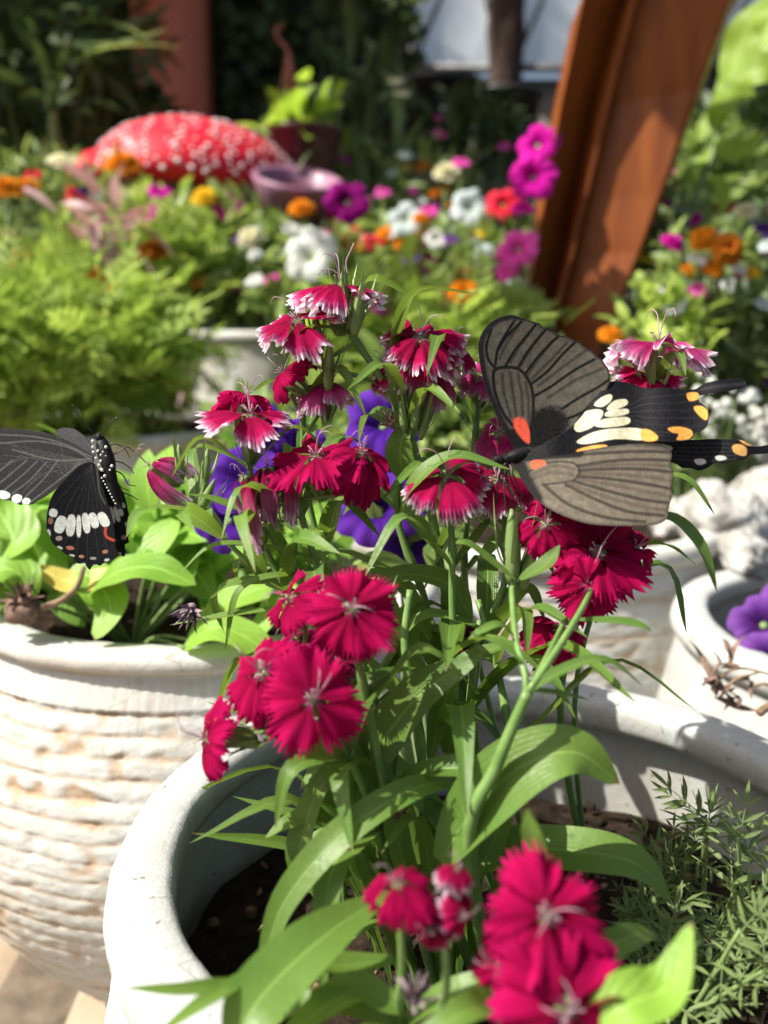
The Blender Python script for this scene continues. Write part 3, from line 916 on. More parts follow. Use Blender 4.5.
    out2 = V4([(150, 405), (230, 370), (300, 325), (350, 262), (385, 222), (430, 224), (470, 236), (520, 236), (560, 240), (590, 240), (615, 226), (655, 217), (700, 213), (714, 220), (712, 232), (690, 240), (650, 248), (616, 252), (600, 258), (604, 270), (618, 282), (625, 305), (621, 328),
               (606, 340), (590, 346), (586, 358), (566, 366), (530, 368), (505, 366), (480, 368), (440, 372), (400, 376), (300, 395), (200, 420)])
    wing('hindwing', root, out2, d_h1, paint2)

    P2 = [V4([(400, 376), (440, 368), (500, 370), (534, 378), (530, 388), (480, 384), (440, 380)])]
    O2 = [V4([(682, 376), (700, 372), (716, 382), (714, 400), (696, 398), (684, 390)]), V4([(698, 362), (722, 366), (730, 376), (714, 374)])]
    Wm = [V4([(640, 402), (660, 400), (668, 408), (648, 412)]), V4([(590, 410), (612, 408), (618, 418), (598, 422)])]

    def paint3(x, y, e):
        c = np.tile([.012, .012, .015], (len(x), 1)) * (1 + .5 * fbm2(x, y, .3))[:, None]
        for k in range(5): c = lay(c, .55 * (1 - sm(pl_dist(V4([(500, 372 + k * 8), (600, 370 + k * 11), (690, 372 + k * 9)]), x, y), .3, 1.0)), (.045, .045, .05))
        for p in P2: c = lay(c, soft_mask(smooth_poly(p), x, y), (.62, .60, .46))
        for p in O2: c = lay(c, soft_mask(smooth_poly(p), x, y), (.72, .42, .14))
        for p in Wm: c = lay(c, soft_mask(smooth_poly(p), x, y), (.6, .6, .55))
        return c
    out3 = V4([(200, 410), (300, 388), (400, 372), (460, 364), (520, 366), (580, 362), (640, 360), (700, 362), (722, 372), (740, 378), (775, 372), (800, 366), (808, 374), (790, 388), (760, 396), (725, 398), (714, 408), (690, 412), (664, 420), (640, 418), (622, 430), (600, 436), (580, 430), (560, 430), (540, 418), (500, 420), (400, 430), (300, 430), (220, 430)])
    wing('hindwing', root, out3, d_h2, paint3)

    v4 = [[(310, 425), (400, 412), (480, 410), (535, 412)], [(312, 436), (400, 432), (480, 434), (535, 440)], [(308, 450), (400, 458), (480, 470), (532, 480)], [(300, 462), (380, 485), (460, 505), (528, 515)], [(280, 470), (350, 505), (430, 535), (515, 545)], [(225, 470), (290, 520), (380, 550), (470, 560)],
          [(285, 400), (400, 392), (480, 390), (530, 392)]]
    v4m = [[(320, 430), (400, 422), (480, 422), (535, 426)], [(316, 443), (400, 445), (480, 452), (535, 460)], [(306, 456), (400, 472), (480, 488), (530, 498)], [(290, 468), (370, 497), (450, 520), (522, 532)], [(200, 445), (250, 425), (300, 432)], [(200, 455), (250, 440), (296, 446)]]
    c4 = [(190, 440), (230, 418), (290, 416), (312, 432), (308, 450), (290, 462), (230, 470)]

    def paint4(x, y, e):
        c = np.tile([.135, .115, .085], (len(x), 1)) * (1 + .25 * fbm2(x, y, .12, 5) + .15 * fbm2(x, y, .9, 6))[:, None]
        for v in v4m: c = lay(c, .6 * (1 - sm(pl_dist(sl(V4(v)), x, y), .7, 2.9)), (.07, .055, .04))
        for v in v4: c = lay(c, .85 * (1 - sm(pl_dist(sl(V4(v)), x, y), .7, 2.6)), (.03, .024, .02))
        c = lay(c, .75 * (1 - sm(pl_dist(sl(V4(c4)), x, y), .5, 1.7)), (.02, .017, .015))
        c = lay(c, .7 * (1 - sm(e, .6, 4.0)), (.045, .038, .034))
        b = pl_dist(V4([(160, 410), (180, 460), (205, 505)]), x, y); c = lay(c, 1 - sm(b, 5, 11), (.010, .009, .009))
        b = pl_dist(V4([(160, 405), (240, 396), (310, 392)]), x, y); c = lay(c, 1 - sm(b, 3.5, 7), (.010, .009, .009))
        c = lay(c, poly_mask(smooth_poly(V4([(194, 418), (206, 410), (226, 412), (232, 420), (214, 430), (198, 432)])), x, y).astype(float), (.7, .11, .05))
        return c
    out4 = V4([(148, 400), (200, 392), (260, 400), (320, 388), (380, 378), (440, 372), (490, 376), (525, 384), (536, 396), (533, 420), (540, 445), (535, 475), (536, 500), (528, 525), (524, 552), (500, 566), (460, 570), (400, 570), (340, 566), (290, 552), (245, 532), (210, 508), (185, 478), (165, 440)])
    wing('forewing', root, out4, d_f2, paint4)

    # body, head, legs
    b = MB()
    def body(P, r, sc=1.0):
        P = catmull(P, 26); rr = np.interp(np.linspace(0, 1, 26), np.linspace(0, 1, len(r)), r) * .85
        tube(b, P, rr, 14, col=(.012, .011, .011))
    th = at(515, 456, .398); hd = at(498, 461, .397); ab = at(575, 440, .405)
    body([at(503, 460, .398), th, at(530, 453, .4015), at(545, 449, .405), at(560, 445, .409), at(580, 441, .412)], [.0012, .0030, .0036, .0030, .0024, .0016, .0008, .0003])
    blob(b, hd, [.0030, .0026, .0026], 14, 10, .08, col=(.012, .011, .011))
    for s in (-1, 1): blob(b, hd + vd(-.5, .1, s * .9) * .0022, .0013, 10, 8, col=(.03, .02, .015))
    fur(b, [at(503, 460, .398), th, at(530, 453, .4015), at(545, 449, .405)], .0032, 1400)
    ob = b.build('body', M['fly_body'], root)
    l = MB()
    for (x, y, d) in ((500, 486, .395), (511, 500, .398), (497, 500, .402), (515, 490, .404), (506, 512, .394), (522, 494, .40)):
        P = [at(510, 462, .398), at((510 + x) / 2 - 4, (462 + y) / 2 - 5, (d + .398) / 2 - .003), at(x, y, d), at(x - 3, y + 7, d + .002)]
        tube(l, catmull(P, 10), np.linspace(.00045, .00022, 10), 6)
    l.build('legs', M['fly_leg'], root)
    for s in (0, 1):
        a = MB(); P = [hd, at(484, 436 + s * 8, .393), at(468, 408 + s * 18, .388), at(459, 390 + s * 22, .386)]
        P = catmull(P, 16); tube(a, P, np.concatenate([np.full(13, .00018), [.0004, .0005, .0003]]), 6); a.build('antenna', M['fly_leg'], root)
    p = MB(); tube(p, catmull([at(495, 463, .396), at(484, 474, .394), at(478, 486, .397), at(488, 494, .40)], 12), .00022, 6); p.build('proboscis', M['fly_leg'], root)
    return root


def small_butterfly():
    root = thing('butterfly', 'black butterfly with a row of white bars across its hindwing, over the left pot', 'butterfly', at(105, 465, .44))
    dF = lambda x, y: .435 + (100 - x) * .00028 + .003 * np.sin((100 - x) / 160 * 3.1) + (y - 460) * -.00012
    dH = lambda x, y: .433 + (100 - x) * -.00012 - (y - 460) * .00010 + .0015 * np.sin((x - 50) / 80 * 3.1)
    dH2 = lambda x, y: .437 + (x - 100) * .0005 - (y - 460) * .00004
    dF2 = lambda x, y: .440 + (460 - y) * .0004 + (100 - x) * .0003
    streaks = [[(440, 240), (330, 180), (180, 150), (0, 160)], [(430, 235), (260, 240), (60, 190)], [(440, 225), (300, 160), (160, 128), (0, 118)], [(440, 250), (380, 262), (330, 300), (150, 440)],
               [(225, 250), (140, 340), (60, 400)], [(130, 240), (60, 300), (0, 350)], [(180, 245), (100, 320), (20, 385)], [(60, 240), (0, 290), (-80, 350)], [(280, 240), (210, 330), (120, 420)], [(-10, 220), (-60, 260), (-120, 300)]]
    wh1 = [[(-8, 392), (20, 388), (48, 402), (44, 420), (20, 428), (-6, 420)], [(58, 420), (78, 405), (104, 412), (102, 434), (80, 448), (62, 442)], [(108, 434), (126, 422), (146, 432), (138, 450), (114, 454)],
           [(-90, 370), (-60, 368), (-40, 384), (-60, 400), (-86, 396)]]

    def pF(x, y, e):
        c = np.tile([.012, .012, .013], (len(x), 1)) * (1 + .3 * fbm2(x, y, .3))[:, None]
        for k in range(34):  # fine pale hairs fanning over the wing
            x1 = -140 + k * 13; s = [(430 - k * 2, 245 + k * .4), ((430 + x1) / 2 - 30, 240 + k * 3.2 - 60 + k * 1.5), (x1, 120 + (k * 83) % 300)]
            if k % 3 == 0: c = lay(c, .22 * (1 - sm(pl_dist(V5(s), x, y), .1, .7)), (.12, .12, .11))
        for s in streaks: c = lay(c, .55 * (1 - sm(pl_dist(sl(V5(s)), x, y), .2, 1.0)), (.13, .13, .12))
        for p in wh1: c = lay(c, soft_mask(smooth_poly(V5(p)), x, y) * .9, (.70, .72, .66))
        return c
    oF = V5([(-190, 150), (-140, 112), (-60, 94), (0, 88), (60, 90), (130, 96), (200, 106), (275, 126), (350, 158), (400, 188), (440, 212), (452, 240), (440, 258), (400, 262), (370, 278), (330, 312), (272, 376), (232, 406), (205, 424), (180, 436), (160, 452), (138, 454), (118, 450), (100, 456), (74, 448), (50, 436), (20, 432), (0, 424), (-60, 404), (-110, 370), (-160, 300), (-195, 220)])
    wing('forewing', root, oF, dF, pF)
    oF2 = V5([(268, 112), (280, 92), (310, 84), (350, 88), (392, 112), (425, 145), (448, 180), (460, 215), (450, 235), (420, 215), (380, 190), (320, 150)])
    wing('forewing', root, oF2, dF2, lambda x, y, e: np.tile([.02, .02, .022], (len(x), 1)) * (1 + .8 * fbm2(x, y, .5))[:, None])
    bars = [((256, 494), 22, 22, 15), ((290, 550), 29, 47, 18), ((340, 554), 24, 58, 6), ((378, 558), 13, 58, 0), ((413, 543), 20, 54, -8), ((450, 530), 23, 42, -18), ((497, 526), 25, 42, -30)]
    marks = [((243, 532), 14, 18, 0, (.32, .16, .09)), ((283, 616), 18, 13, 0, (.42, .33, .28)), ((336, 662), 22, 11, 8, (.5, .2, .12)), ((391, 703), 15, 8, 0, (.55, .24, .12)), ((447, 712), 18, 8, 0, (.34, .32, .30)),
             ((505, 680), 16, 10, -10, (.45, .2, .13)), ((235, 588), 9, 18, -15, (.6, .62, .6)), ((287, 661), 16, 7, 20, (.6, .62, .6)), ((346, 698), 15, 6, 12, (.6, .62, .6)), ((402, 740), 12, 6, 5, (.6, .62, .58)), ((457, 748), 14, 7, 0, (.6, .6, .55)), ((513, 720), 14, 8, -10, (.58, .6, .55))]

    def ell(x, y, c, a, b, rot, soft=.6, pw=2.6):
        cx, cy = c[0] / 4.8, 410 + c[1] / 4.8; a /= 4.8; b /= 4.8; r = R_(rot)
        dx, dy = x - cx, y - cy; u = dx * math.cos(r) + dy * math.sin(r); v = -dx * math.sin(r) + dy * math.cos(r)
        q = (np.abs(u / a) ** pw + np.abs(v / b) ** pw) ** (1 / pw)
        q = q * 1.1; return 1 - sm(q, 1 - soft / a * .5, 1 + soft / a * .5)

    def pH(x, y, e):
        c = np.tile([.009, .009, .010], (len(x), 1)) * (1 + .4 * fbm2(x, y, .3))[:, None]
        for tx, ty in ((230, 500), (265, 600), (315, 640), (365, 690), (420, 730), (475, 720), (520, 690), (500, 500)):
            c = lay(c, .35 * (1 - sm(pl_dist(V5([(440, 262), ((440 + tx) / 2 - 12, (262 + ty) / 2), (tx, ty)]), x, y), .2, .9)), (.05, .05, .052))
        for ctr, a, b, r in bars: c = lay(c, ell(x, y, ctr, a, b, r), (.70, .73, .66))
        for ctr, a, b, r, col in marks: c = lay(c, .9 * ell(x, y, ctr, a, b, r, .8, 2), col)
        d = pl_dist(sl(V5([(508, 565), (505, 590), (515, 612), (545, 625)])), x, y); c = lay(c, 1 - sm(d, .8, 1.8), (.5, .07, .04))
        d = pl_dist(sl(V5([(462, 262), (470, 330), (480, 400), (505, 450)])), x, y); c = lay(c, .5 * (1 - sm(d, .3, 1.6)), (.13, .14, .13))
        return c
    oH = V5([(448, 252), (400, 256), (365, 280), (320, 322), (270, 378), (242, 430), (226, 490), (222, 540), (224, 575), (238, 600), (244, 625), (262, 650), (288, 668), (310, 690), (334, 700), (352, 712), (372, 736), (398, 738), (414, 750), (430, 768), (442, 752), (462, 742), (480, 748), (500, 734), (524, 728), (538, 712), (560, 700), (556, 650), (552, 600), (545, 540), (530, 480), (510, 420), (490, 350), (475, 290)])
    wing('hindwing', root, oH, dH, pH)
    bars2 = [((536, 505), 13, 44, -12), ((560, 500), 12, 42, -18), ((580, 492), 12, 20, -18), ((592, 458), 9, 14, -20)]

    def pH2(x, y, e):
        c = np.tile([.010, .010, .011], (len(x), 1)) * (1 + .5 * fbm2(x, y, .3))[:, None]
        for ctr, a, b, r in bars2: c = lay(c, ell(x, y, ctr, a, b, r), (.66, .69, .62))
        for ctr, a, b, r, col in (((594, 612), 14, 12, 0, (.45, .28, .22)), ((545, 625), 12, 10, 0, (.5, .42, .38)), ((604, 548), 6, 12, 0, (.55, .58, .56)), ((575, 690), 8, 8, 0, (.5, .52, .5))): c = lay(c, .9 * ell(x, y, ctr, a, b, r, .8, 2), col)
        return c
    oH2 = V5([(470, 290), (520, 310), (560, 350), (590, 390), (606, 440), (614, 480), (624, 520), (618, 550), (624, 580), (616, 610), (618, 636), (600, 648), (602, 680), (596, 704), (576, 694), (560, 672), (545, 640), (530, 590), (515, 530), (500, 470), (485, 400)])
    wing('hindwing', root, oH2, dH2, pH2)
    b = MB()
    P = catmull([at(101, 437, .431), at(103, 447, .430), at(107, 459, .429), at(110, 471, .429), at(113, 486, .430), at(117, 498, .431), at(121, 507, .432)], 30)
    rr = np.interp(np.linspace(0, 1, 30), [0, .1, .2, .4, .5, .7, .9, 1], [.0012, .0030, .0036, .0036, .0028, .0026, .0022, .0006])
    tube(b, P, rr, 14, col=(.012, .012, .013))
    hd = at(99.5, 437, .430); blob(b, hd, [.0022, .0024, .0022], 14, 10, .08, col=(.012, .012, .012))
    for s in (-1, 1): blob(b, hd + vd(s * .9, .2, .3) * .0018, .0010, 10, 8, col=(.03, .02, .015))
    for k, (x, y) in enumerate([(93, 441), (93, 447), (98, 451), (101, 455), (96, 458), (104, 462), (99, 465), (108, 464), (110, 470), (102, 470), (105, 476), (106, 447), (103, 452), (112, 466), (93.5, 452), (106, 456), (101, 461)]):
        blob(b, at(x, y, .4262), .00062 * random.uniform(.8, 1.3), 7, 5, col=(.75, .76, .72))
    for k in range(9):
        blob(b, at(102 + k * 1.7, 478 + k * 3.2, .4285), .0005, 6, 4, col=(.62, .63, .6))
    fur(b, P, .003, 500)
    b.build('body', M['fly_body'], root)
    for s in (0, 1):
        a = MB(); P = [hd, at(86 + s * 22, 426 - s * 2, .427), at(78 + s * 40, 414 + s * 3, .424)]
        if not s: P.append(at(72, 405, .422))
        P = catmull(P, 14); tube(a, P, np.concatenate([np.full(11, .00016), [.00035, .0004, .0002]]), 6); a.build('antenna', M['fly_leg'], root)
    l = MB()
    for Pp in ([(105, 458), (118, 452), (127, 447), (134, 452)], [(106, 462), (120, 462), (130, 468), (134, 474)], [(108, 468), (122, 474), (128, 484), (136, 486)], [(110, 472), (120, 490), (132, 496), (138, 500)], [(104, 450), (114, 444), (124, 448), (130, 458)], [(108, 466), (116, 480), (122, 488), (129, 490)]):
        tube(l, catmull([at(x, y, .430 + .0008 * i) for i, (x, y) in enumerate(Pp)], 12), np.linspace(.0004, .00018, 12), 6)
    l.build('legs', M['fly_leg'], root)
    return root
# ============================================================ THE SCENE
def A3(L): return [at(*p) for p in L]

# ground
mb = MB()
xs = np.linspace(-30, 30, 121); ys = np.linspace(-4, 60, 129)
X, Y = np.meshgrid(xs, ys); mb.add(np.stack([X, Y, np.zeros_like(X) - .02], -1).reshape(-1, 3), grid_faces(129, 121), rnd=.5)
tag(mb.build('ground', M['earth'], None), kind='structure')
mb = MB(); random.seed(3)
for i in range(-5, 6):
    for j in range(-2, 7):
        w, h = .30, .22; cx, cy = i * w + (j % 2) * .15 + random.uniform(-.01, .01), j * h
        nx = 9; L = []
        for a in range(nx):
            for b in range(nx):
                u, v = a / (nx - 1) - .5, b / (nx - 1) - .5
                e = max(abs(u), abs(v)) * 2
                L.append((cx + u * (w - .016) * (1 + .04 * noise.noise(Vector((i, j, v * 3)))), cy + v * (h - .016) * (1 + .05 * noise.noise(Vector((i, j + 9, u * 3)))), (.004 * noise.noise(Vector((cx * 9 + u, cy * 9 + v * 2, 1))) if e < .99 else -.02)))
        mb.add(L, grid_faces(nx, nx))
tag(mb.build('paving', M['paving'], None), kind='structure')
mb = MB(); L = [(-1.8, -.8, -.006), (1.8, -.8, -.006), (1.8, 1.6, -.006), (-1.8, 1.6, -.006)]; mb.add(L, [(0, 1, 2, 3)])
tag(mb.build('mortar_ground', M['joint'], None), kind='structure')

# pots
FP = (.065, .395); FSZ = .252
lathe_pot('plant_pot', 'big smooth white pot with thick rounded rim holding the crimson dianthus, closest to the camera', *FP, .194, .33, .206, .15, .031, FSZ, 'pot_smooth', seg=260, seed=1)
soil_disc('dark crumbly soil with bark chips inside the big smooth white pot', *FP, .168, FSZ, chips=160)
lathe_pot('plant_pot', 'rough ribbed white pot with brown-stained grooves and a reeded rim, under the black butterfly', -.15, .74, .20, .36, .235, .115, .03, .325, 'pot', groove=.0128, reed=150, seg=420, seed=5)
soil_disc('dark soil under the lime green leaves in the ribbed pot', -.15, .74, .173, .325, chips=50)
lathe_pot('plant_pot', 'white ribbed pot with brown blotches behind the smooth pot, below the white rocks', .18, 1.0, .20, .352, .212, .12, .03, .325, 'pot', groove=.030, seg=260, seed=9)
soil_disc('soil in the blotched pot beneath the white rocks', .18, 1.0, .172, .325, n=40, chips=40)
lathe_pot('plant_pot', 'white pot with a purple petunia inside and dry twigs on its rim', .43, .70, .185, .325, .195, .12, .032, .25, 'pot_smooth', seg=200, seed=13)
soil_disc('soil deep inside the pot with the purple petunia', .43, .70, .155, .25, n=40, chips=30)
lathe_pot('plant_pot', 'weathered white pot under the feathery marigold bush', -.40, 1.42, .19, .40, .2, .13, .028, .375, 'pot', groove=.03, seg=160, seed=21)
soil_disc('shaded soil below the marigold bush', -.40, 1.42, .165, .378, n=30, chips=30)
lathe_pot('plant_pot', 'tall pale stone urn with a flat rim in the flower bed behind the marigold bush', -.225, 1.75, .15, .535, .145, .10, .03, .51, 'pot', seg=120, seed=31)
soil_disc('soil in the tall pale urn', -.225, 1.75, .125, .51, n=24, chips=10)

# ------------------------------------------------------------ dianthus in the front pot
def root_at(x, y): return np.array([x, y, FSZ + .002])

def node_leaves(mb, C, fr, L, w, droop=.4, both=True, jit=.3):
    i = int(fr * (len(C) - 1)); p = C[i]; t = nrm(C[min(i + 1, len(C) - 1)] - C[max(i - 1, 0)])
    a = random.uniform(0, 6.28); B = basis(t)
    for s in ((1, -1) if both else (1,)):
        o = (B[0] * math.cos(a) + B[1] * math.sin(a)) * s
        l = L * random.uniform(.75, 1.2)
        P = [p, p + t * l * .22 + o * l * .22, p + t * l * (.42 + random.uniform(-.1, .1)) + o * l * .58, p + t * l * (.42 - droop * random.uniform(.3, 1.2)) + o * l * .98]
        ribbon_leaf(mb, P, w * random.uniform(.8, 1.15), up=t * .8 + np.array([0, 0, .5]) - o * .2, fold=.3, n=14, nc=5, wave=.06, twist=random.uniform(-.5, .5))


def dianthus_plant(label, stems, group='dianthus plants in the front pot'):
    """stems: list of (root_xy, [(px,py,d)...], leaf fractions list, radius)"""
    r0 = root_at(*stems[0][0])
    root = thing('dianthus_plant', label, 'flowering plant', r0, group)
    tips = []
    for rxy, pts, fr, rad in stems:
        P = [root_at(*rxy) - np.array([0, 0, .01])] + A3(pts)
        st, C = stem_tube(root, P, rad * 1.25, rad * .8, nodes=len(fr), n=30)
        if fr:
            mb = MB()
            for f, L, w in fr: node_leaves(mb, C, f, L, w)
            mb.build('leaves', M['dianthus_leaf'], st)
        tips.append((st, C))
    return root, tips


def branch(root, P3, r=.0011):
    return stem_tube(root, P3, r, r * .8, name='stem', n=14)

FL = dianthus_flower
random.seed(21)
# A: crimson cluster at the left front
ra, ta = dianthus_plant('dianthus with open crimson flowers hanging over the left rim of the smooth pot',
    [((.03, .36), [(398, 850, .385), (375, 740, .365), (358, 660, .352), (352, 625, .349)], [(.35, .075, .012), (.62, .06, .011)], .0017),
     ((.02, .37), [(385, 850, .39), (350, 760, .36), (318, 725, .345)], [(.4, .07, .013), (.7, .05, .01)], .0016),
     ((.03, .37), [(392, 830, .395), (340, 720, .375), (285, 690, .362)], [(.5, .06, .01)], .0014)])
FL(ra, at(352, 608, .340), vd(-.02, .30, .95), .0198, .16, 'petal_deep', layers=2, stemdir=vd(.1, -1, -.5), ruffle=.14)
FL(ra, at(313, 700, .330), vd(.22, .30, .92), .0208, .22, 'petal_deep', layers=1, stemdir=vd(.3, -.6, -1), ruffle=.15, spin=.4, half=.75)
FL(ra, at(262, 672, .345), vd(-.45, .55, .75), .0215, .35, 'petal_deep', stemdir=vd(.6, -.5, -.5), ruffle=.15, half=.7)
FL(ra, at(268, 715, .352), vd(-.5, -.2, .8), .020, .5, 'petal_wilt', stemdir=vd(.6, .5, -.5), ruffle=.2, half=.7)
FL(ra, at(205, 738, .352), vd(-.9, .25, .42), .0205, .35, 'petal_deep', stemdir=vd(1, .1, -.3), ruffle=.12, half=.62)
FL(ra, at(290, 597, .362), vd(-.55, .45, .45), .0165, .3, 'petal_deep', layers=1, stemdir=vd(.5, -.7, -.3))
FL(ra, at(298, 640, .375), vd(-.1, .7, .5), .018, .5, 'petal_wilt', stemdir=vd(.2, -1, 0))
branch(ra, A3([(318, 725, .345), (240, 735, .36), (226, 738, .357)]))
branch(ra, A3([(285, 690, .362), (305, 640, .37), (300, 612, .366)]))
branch(ra, A3([(340, 720, .375), (300, 735, .37), (278, 728, .36)]))
bud(ra, at(372, 640, .37), vd(.2, 1, .2), .022); bud(ra, at(262, 745, .36), vd(-.5, .1, .1), .02)

# B: edged group on the mid left
random.seed(5)
rb, tb = dianthus_plant('dianthus with white-fringed crimson flowers seen side-on between the two butterflies, left of the violet petunia',
    [((.0, .44), [(372, 760, .43), (340, 650, .42), (315, 560, .41), (298, 500, .405), (310, 478, .402)], [(.3, .07, .012), (.52, .06, .011), (.74, .05, .009)], .0016),
     ((-.01, .44), [(350, 700, .43), (300, 610, .425), (262, 540, .415), (250, 470, .408), (250, 440, .405)], [(.45, .06, .01), (.62, .055, .01), (.8, .045, .008)], .0014),
     ((-.02, .43), [(320, 640, .43), (265, 580, .43), (215, 530, .43), (185, 500, .43)], [(.5, .06, .009), (.72, .05, .009), (.88, .05, .009)], .0013)])
FL(rb, at(250, 414, .402), vd(.05, 1, .30), .0225, .24, 'petal_edged', ruffle=.1, half=.68, spin=.3)
FL(rb, at(316, 455, .398), vd(-.08, .85, .5), .0225, .22, 'petal_deep', ruffle=.2, half=.66)
FL(rb, at(362, 452, .402), vd(.35, .75, .5), .020, .5, 'petal_deep', layers=2, ruffle=.2)
FL(rb, at(268, 466, .398), vd(-.1, .9, .1), .0185, 1.35, 'petal_wilt', ruffle=.22, half=.5)
FL(rb, at(244, 478, .402), vd(-.3, .8, .2), .0130, 1.2, 'petal_wilt', ruffle=.2, half=.45)
FL(rb, at(150, 466, .428), vd(-.75, .55, .3), .0165, 1.1, 'petal_pale', ruffle=.16, half=.42, skip=((0, 2),), stemdir=vd(.9, -.5, 0))
FL(rb, at(246, 395, .425), vd(.1, .6, -.2), .017, .4, 'petal_deep', ruffle=.12)
branch(rb, A3([(298, 500, .405), (355, 490, .405), (360, 470, .404)])); branch(rb, A3([(262, 540, .415), (268, 500, .404), (268, 480, .401)]))
branch(rb, A3([(215, 530, .43), (175, 500, .432), (160, 478, .430)]))
bud(rb, at(181, 484, .428), vd(-.05, 1, .05), .019); bud(rb, at(203, 492, .43), vd(.1, 1, -.05), .021); bud(rb, at(196, 520, .432), vd(.5, 1, .2), .022)
branch(rb, A3([(185, 500, .43), (183, 490, .428)]))

# C: top cluster
random.seed(31)
rc, tcx = dianthus_plant('tallest dianthus, white-edged flowers and green buds with a curled white style on top',
    [((.05, .45), [(452, 700, .455), (440, 560, .45), (415, 450, .44), (385, 385, .435), (352, 335, .43), (345, 312, .428)], [(.35, .07, .013), (.55, .06, .011), (.68, .055, .01), (.84, .045, .008)], .0018),
     ((.02, .46), [(350, 640, .47), (308, 500, .455), (303, 420, .445), (303, 350, .438)], [(.4, .06, .011), (.6, .05, .01), (.8, .04, .008)], .0014)])
FL(rc, at(340, 284, .424), vd(.02, 1, .30), .0235, .30, 'petal_edged', ruffle=.14, half=.6, spin=.9)
FL(rc, at(297, 320, .422), vd(-.2, .75, .6), .0215, .25, 'petal_edged', ruffle=.18)
FL(rc, at(283, 372, .435), vd(-.7, .6, .3), .0165, .5, 'petal_deep', ruffle=.15, stemdir=vd(.7, -.6, 0))
FL(rc, at(326, 384, .436), vd(0, .8, .35), .0185, .45, 'petal_pale', ruffle=.15)
bud(rc, at(343, 318, .424), vd(.02, 1, .1), .024); bud(rc, at(354, 336, .420), vd(.18, 1, .15), .026, tip=None); bud(rc, at(321, 356, .428), vd(-.15, 1, .1), .021); bud(rc, at(328, 392, .43), vd(.05, 1, .2), .024)
branch(rc, A3([(303, 350, .438), (300, 330, .43)])); branch(rc, A3([(352, 345, .43), (322, 362, .43)])); branch(rc, A3([(303, 420, .445), (290, 392, .44)])); branch(rc, A3([(303, 440, .447), (322, 410, .442)]))
st = MB()
for q in ([(348, 275, .424), (346, 262, .424), (351, 250, .423), (354, 243, .423)], [(341, 276, .424), (332, 270, .423), (322, 270, .422), (318, 275, .422)]): tube(st, catmull(A3(q), 12), .00028, 5)
st.build('stamens', M['stamen'], rc)

# D: cluster right of the top
random.seed(41)
rd, td = dianthus_plant('dianthus with a dense double head of pink-fringed flowers just left of the striped butterfly wing',
    [((.07, .46), [(455, 720, .46), (425, 600, .455), (398, 520, .45), (405, 450, .445), (425, 380, .44), (428, 365, .438)], [(.35, .07, .013), (.55, .06, .011), (.72, .06, .011), (.85, .045, .009)], .0017),
     ((.09, .47), [(470, 620, .47), (470, 500, .46), (478, 400, .455), (474, 368, .452)], [(.5, .06, .01), (.75, .045, .009)], .0014)])
FL(rd, at(421, 336, .422), vd(.05, .70, .72), .0235, .32, 'petal_edged', layers=2, ruffle=.18)
FL(rd, at(428, 362, .438), vd(.1, .5, .7), .0225, .6, 'petal_pale', layers=1, ruffle=.22)
FL(rd, at(390, 368, .436), vd(-.45, .6, .5), .0165, .45, 'petal_edged', ruffle=.16)
FL(rd, at(462, 348, .44), vd(.5, .6, .4), .0155, .45, 'petal_edged', ruffle=.16)
FL(rd, at(487, 378, .455), vd(.1, .6, .5), .018, .4, 'petal_pale', ruffle=.16)
FL(rd, at(500, 432, .44), vd(-.3, .5, .7), .0195, .5, 'petal_pale', ruffle=.22)
branch(rd, A3([(405, 450, .445), (395, 400, .44)])); branch(rd, A3([(425, 385, .44), (458, 368, .442)])); branch(rd, A3([(470, 500, .46), (495, 450, .446)]))
for b_ in ((405, 432, .43, -.1), (414, 430, .428, .1), (420, 440, .432, .25)): bud(rd, at(*b_[:3]), vd(b_[3], 1, .15), .021)
dead_head(rd, at(392, 425, .43), vd(-.4, 1, .2), .006, 'dead')

# E: edged flowers under the butterfly's head
random.seed(51)
re_, te = dianthus_plant('dianthus with drooping crimson petals toothed in white directly under the head of the grey-brown butterfly',
    [((.08, .40), [(455, 800, .42), (455, 700, .415), (452, 600, .41), (452, 540, .408), (447, 510, .406)], [(.3, .08, .014), (.5, .065, .012), (.72, .05, .008)], .0017),
     ((.09, .42), [(480, 760, .43), (478, 660, .425), (505, 580, .42), (504, 510, .417)], [(.35, .08, .015), (.6, .06, .01)], .0017)])
FL(re_, at(447, 474, .400), vd(-.12, .72, .68), .0245, .5, 'petal_edged', ruffle=.12, half=.6, spin=.2, skip=())
FL(re_, at(497, 478, .409), vd(.15, .75, .6), .0215, .5, 'petal_edged', ruffle=.16)
bud(re_, at(512, 585, .40), vd(-.02, 1, .1), .034); bud(re_, at(522, 590, .402), vd(.2, 1, .1), .026)

# F: deep crimson pair right under the wings, on the thick pale-green forked stem
random.seed(61)
rf, tf_ = dianthus_plant('dianthus on a thick forked stem carrying the dark crimson flowers beneath the butterfly wings',
    [((.055, .36), [(470, 850, .345), (497, 765, .335), (528, 692, .330)], [], .0026),
     ((.056, .361), [(472, 846, .348), (499, 760, .338), (526, 694, .331), (516, 640, .345), (512, 595, .365), (513, 580, .372)], [], .0014)])
def tubeP(root, L, r): return stem_tube(root, A3(L), r, r * .8, n=18)
tubeP(rf, [(528, 692, .330), (558, 648, .342), (580, 612, .36), (594, 585, .392)], .0015)
tubeP(rf, [(528, 692, .330), (548, 655, .350), (566, 618, .385)], .0013)
FL(rf, at(598, 552, .390), vd(.02, .5, .85), .0238, .28, 'petal_deep', layers=2, ruffle=.2, half=.7, stemdir=vd(-.1, -1, -.2))
FL(rf, at(588, 585, .384), vd(-.1, .15, .95), .0195, .4, 'petal_deep', layers=1, ruffle=.22, half=.7, cal=False, styles=False)
